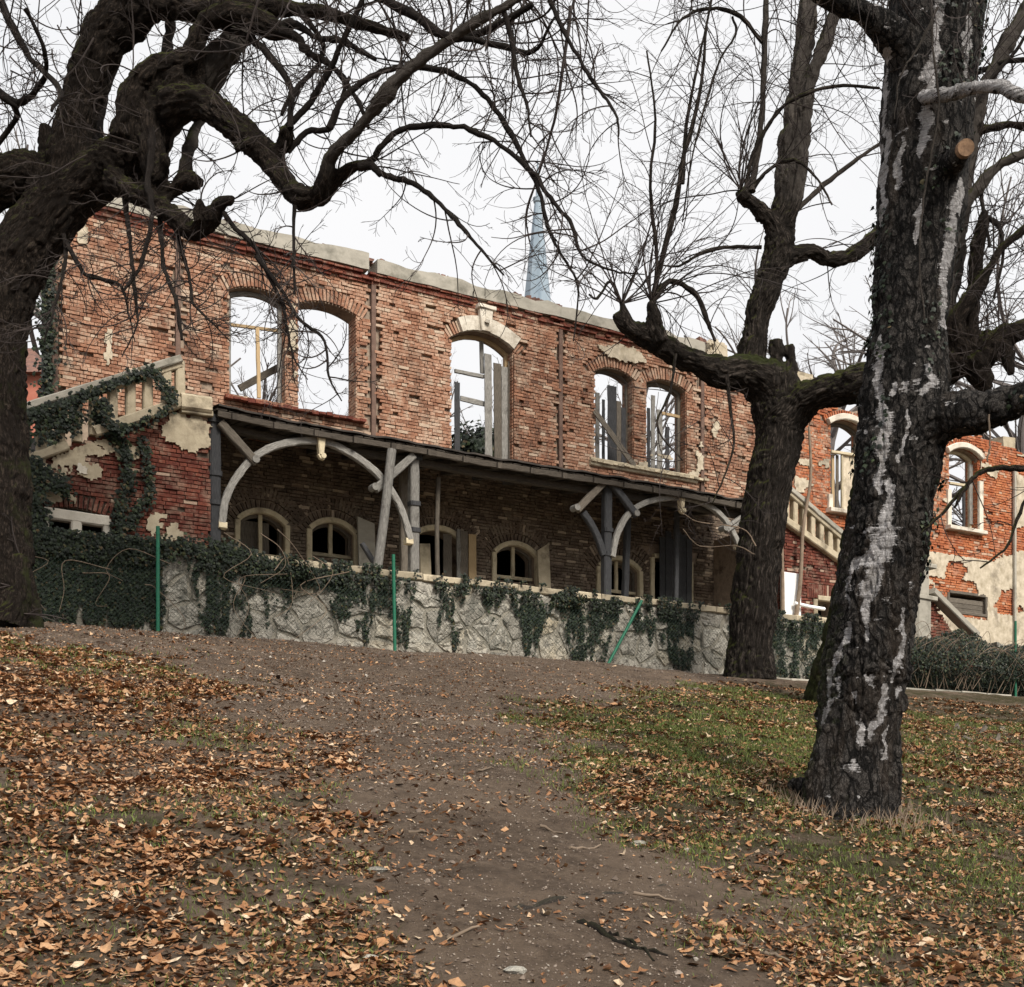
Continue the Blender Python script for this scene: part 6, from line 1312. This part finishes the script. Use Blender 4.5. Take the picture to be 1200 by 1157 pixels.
far_tree(60, 40, 60, 1, 'far bare tree showing behind the left tree trunk'); far_tree(395, 46, 400, 2, 'thin bare tree seen through the second upper window'); far_tree(300, 50, 360, 7, 'thin bare tree seen through the first upper window')
far_tree(548, 48, 372, 3, 'thin bare tree seen through the tall middle window'); far_tree(1000, 50, 210, 4, 'far bare tree rising between the middle tree and the birch'); far_tree(1180, 44, 150, 5, 'far bare tree rising right of the birch'); far_tree(745, 60, 330, 6, 'small far bare tree above the paired right windows')
print('twigs', CNT)
# evergreen behind the tall middle window
sh = thing('evergreen_bush', 'dark evergreen bush seen through the bottom of the tall middle window', 'bush', P(560, 800, 38)); c = P(562, 520, 38); n = 2600; d = nr.normal(0, 1, (n, 3)); d /= np.linalg.norm(d, axis=1)[:, None]
ivy_build('foliage', c+d*nr.uniform(.4, 1, (n, 1))*[1.2, 1, .7+.2]*(.7+.6*fbm(d*3, 3, 2))[:, None]+[0, 0, -.3], d, .1, .2, None, sh)
mb = MB(); b_ = P(562, 520, 38); tube(mb, [[b_[0], 38, 3.4], [b_[0], 38, b_[2]]], [.25, .1], 8); mb.build('trunk', M['twig_far'], sh)
# church spire
cs = 120.; cc = P(630, 352, cs); ch = thing('church_tower', 'distant church tower with slender blue grey spire behind the villa', 'church tower', (cc[0], cs, 3.5))
def ngon(mb, levels, n, cx, cy, rot=.2, pale=None):
    th = np.arange(n)*2*math.pi/n+rot; V = []
    for z, r in levels: V += [[cx+r*math.cos(a), cy+r*math.sin(a), z] for a in th]
    m = len(levels); F = [[k*n+i, k*n+(i+1) % n, (k+1)*n+(i+1) % n, (k+1)*n+i] for k in range(m-1) for i in range(n)]
    mb.add(V, F, .5)
zt_ = (HY-236)/FPX*cs; zb_ = (HY-352)/FPX*cs
mb = MB(); ngon(mb, [(zb_-9, 2.6), (zb_-2, 1.55), (zb_+.2, 1.35), (zt_-1, .42), (zt_, .30)], 8, cc[0], cs); mb.build('spire', M['spire'], ch)
mb = MB(); ngon(mb, [(zt_-.3, .2), (zt_-.1, .45), (zt_+.3, .5), (zt_+.5, .2), (zt_+4.2, .06)], 8, cc[0], cs); mb.build('finial', M['spire'], ch)
mb = MB(); box_ = [cc[0], cs, (zb_-9+3.5)/2]; abox(mb, box_, 3.2, 3.2, (zb_-9-3.5)/2, .2, .5); abox(mb, [cc[0], cs, zb_-8.8], 3.5, 3.5, .3, .2, .6); mb.build('tower_wall', M['plaster'], ch)
for a in range(4): mb = MB(); an = .2+a*math.pi/2; abox(mb, [cc[0]+math.cos(an)*3.2, cs+math.sin(an)*3.2, zb_-14], .1, .7, 1.4, an, .2); mb.build('louvre_window', M['wood_dark'], ch)
# neighbouring house
nb_s = 36.; c = P(10, 700, nb_s); hs = thing('neighbour_house', 'red rendered house glimpsed between the left tree and the villa corner', 'building', (c[0], nb_s, 3.4))
zt_ = (HY-440)/FPX*nb_s; mb = MB(); abox(mb, [c[0]-1.5, nb_s+2, (3.4+zt_)/2], 2.6, 2, (zt_-3.4)/2, 0, .5); mb.build('wall', M['neighbour'], hs)
mb = MB(); x0, x1, y0, y1 = c[0]-4.4, c[0]+1.4, nb_s-.3, nb_s+4.3; V = [[x0, y0, zt_], [x1, y0, zt_], [x1, y1, zt_], [x0, y1, zt_], [x0+1.5, (y0+y1)/2, zt_+1.6], [x1-1.5, (y0+y1)/2, zt_+1.6]]
mb.add(V, [[0, 1, 5, 4], [2, 3, 4, 5], [3, 2, 1, 0]], .5); mb.F[3].append(np.array([[1, 2, 5], [3, 0, 4]])); mb.build('roof', M['tile'], hs)
for dx in (-1.4, .3): mb = MB(); abox(mb, [c[0]+dx-.4, nb_s-.0, zt_-1.8], .4, .06, .7, 0, .5); mb.build('window', M['wood_dark'], hs)
print('objects', len(bpy.data.objects))
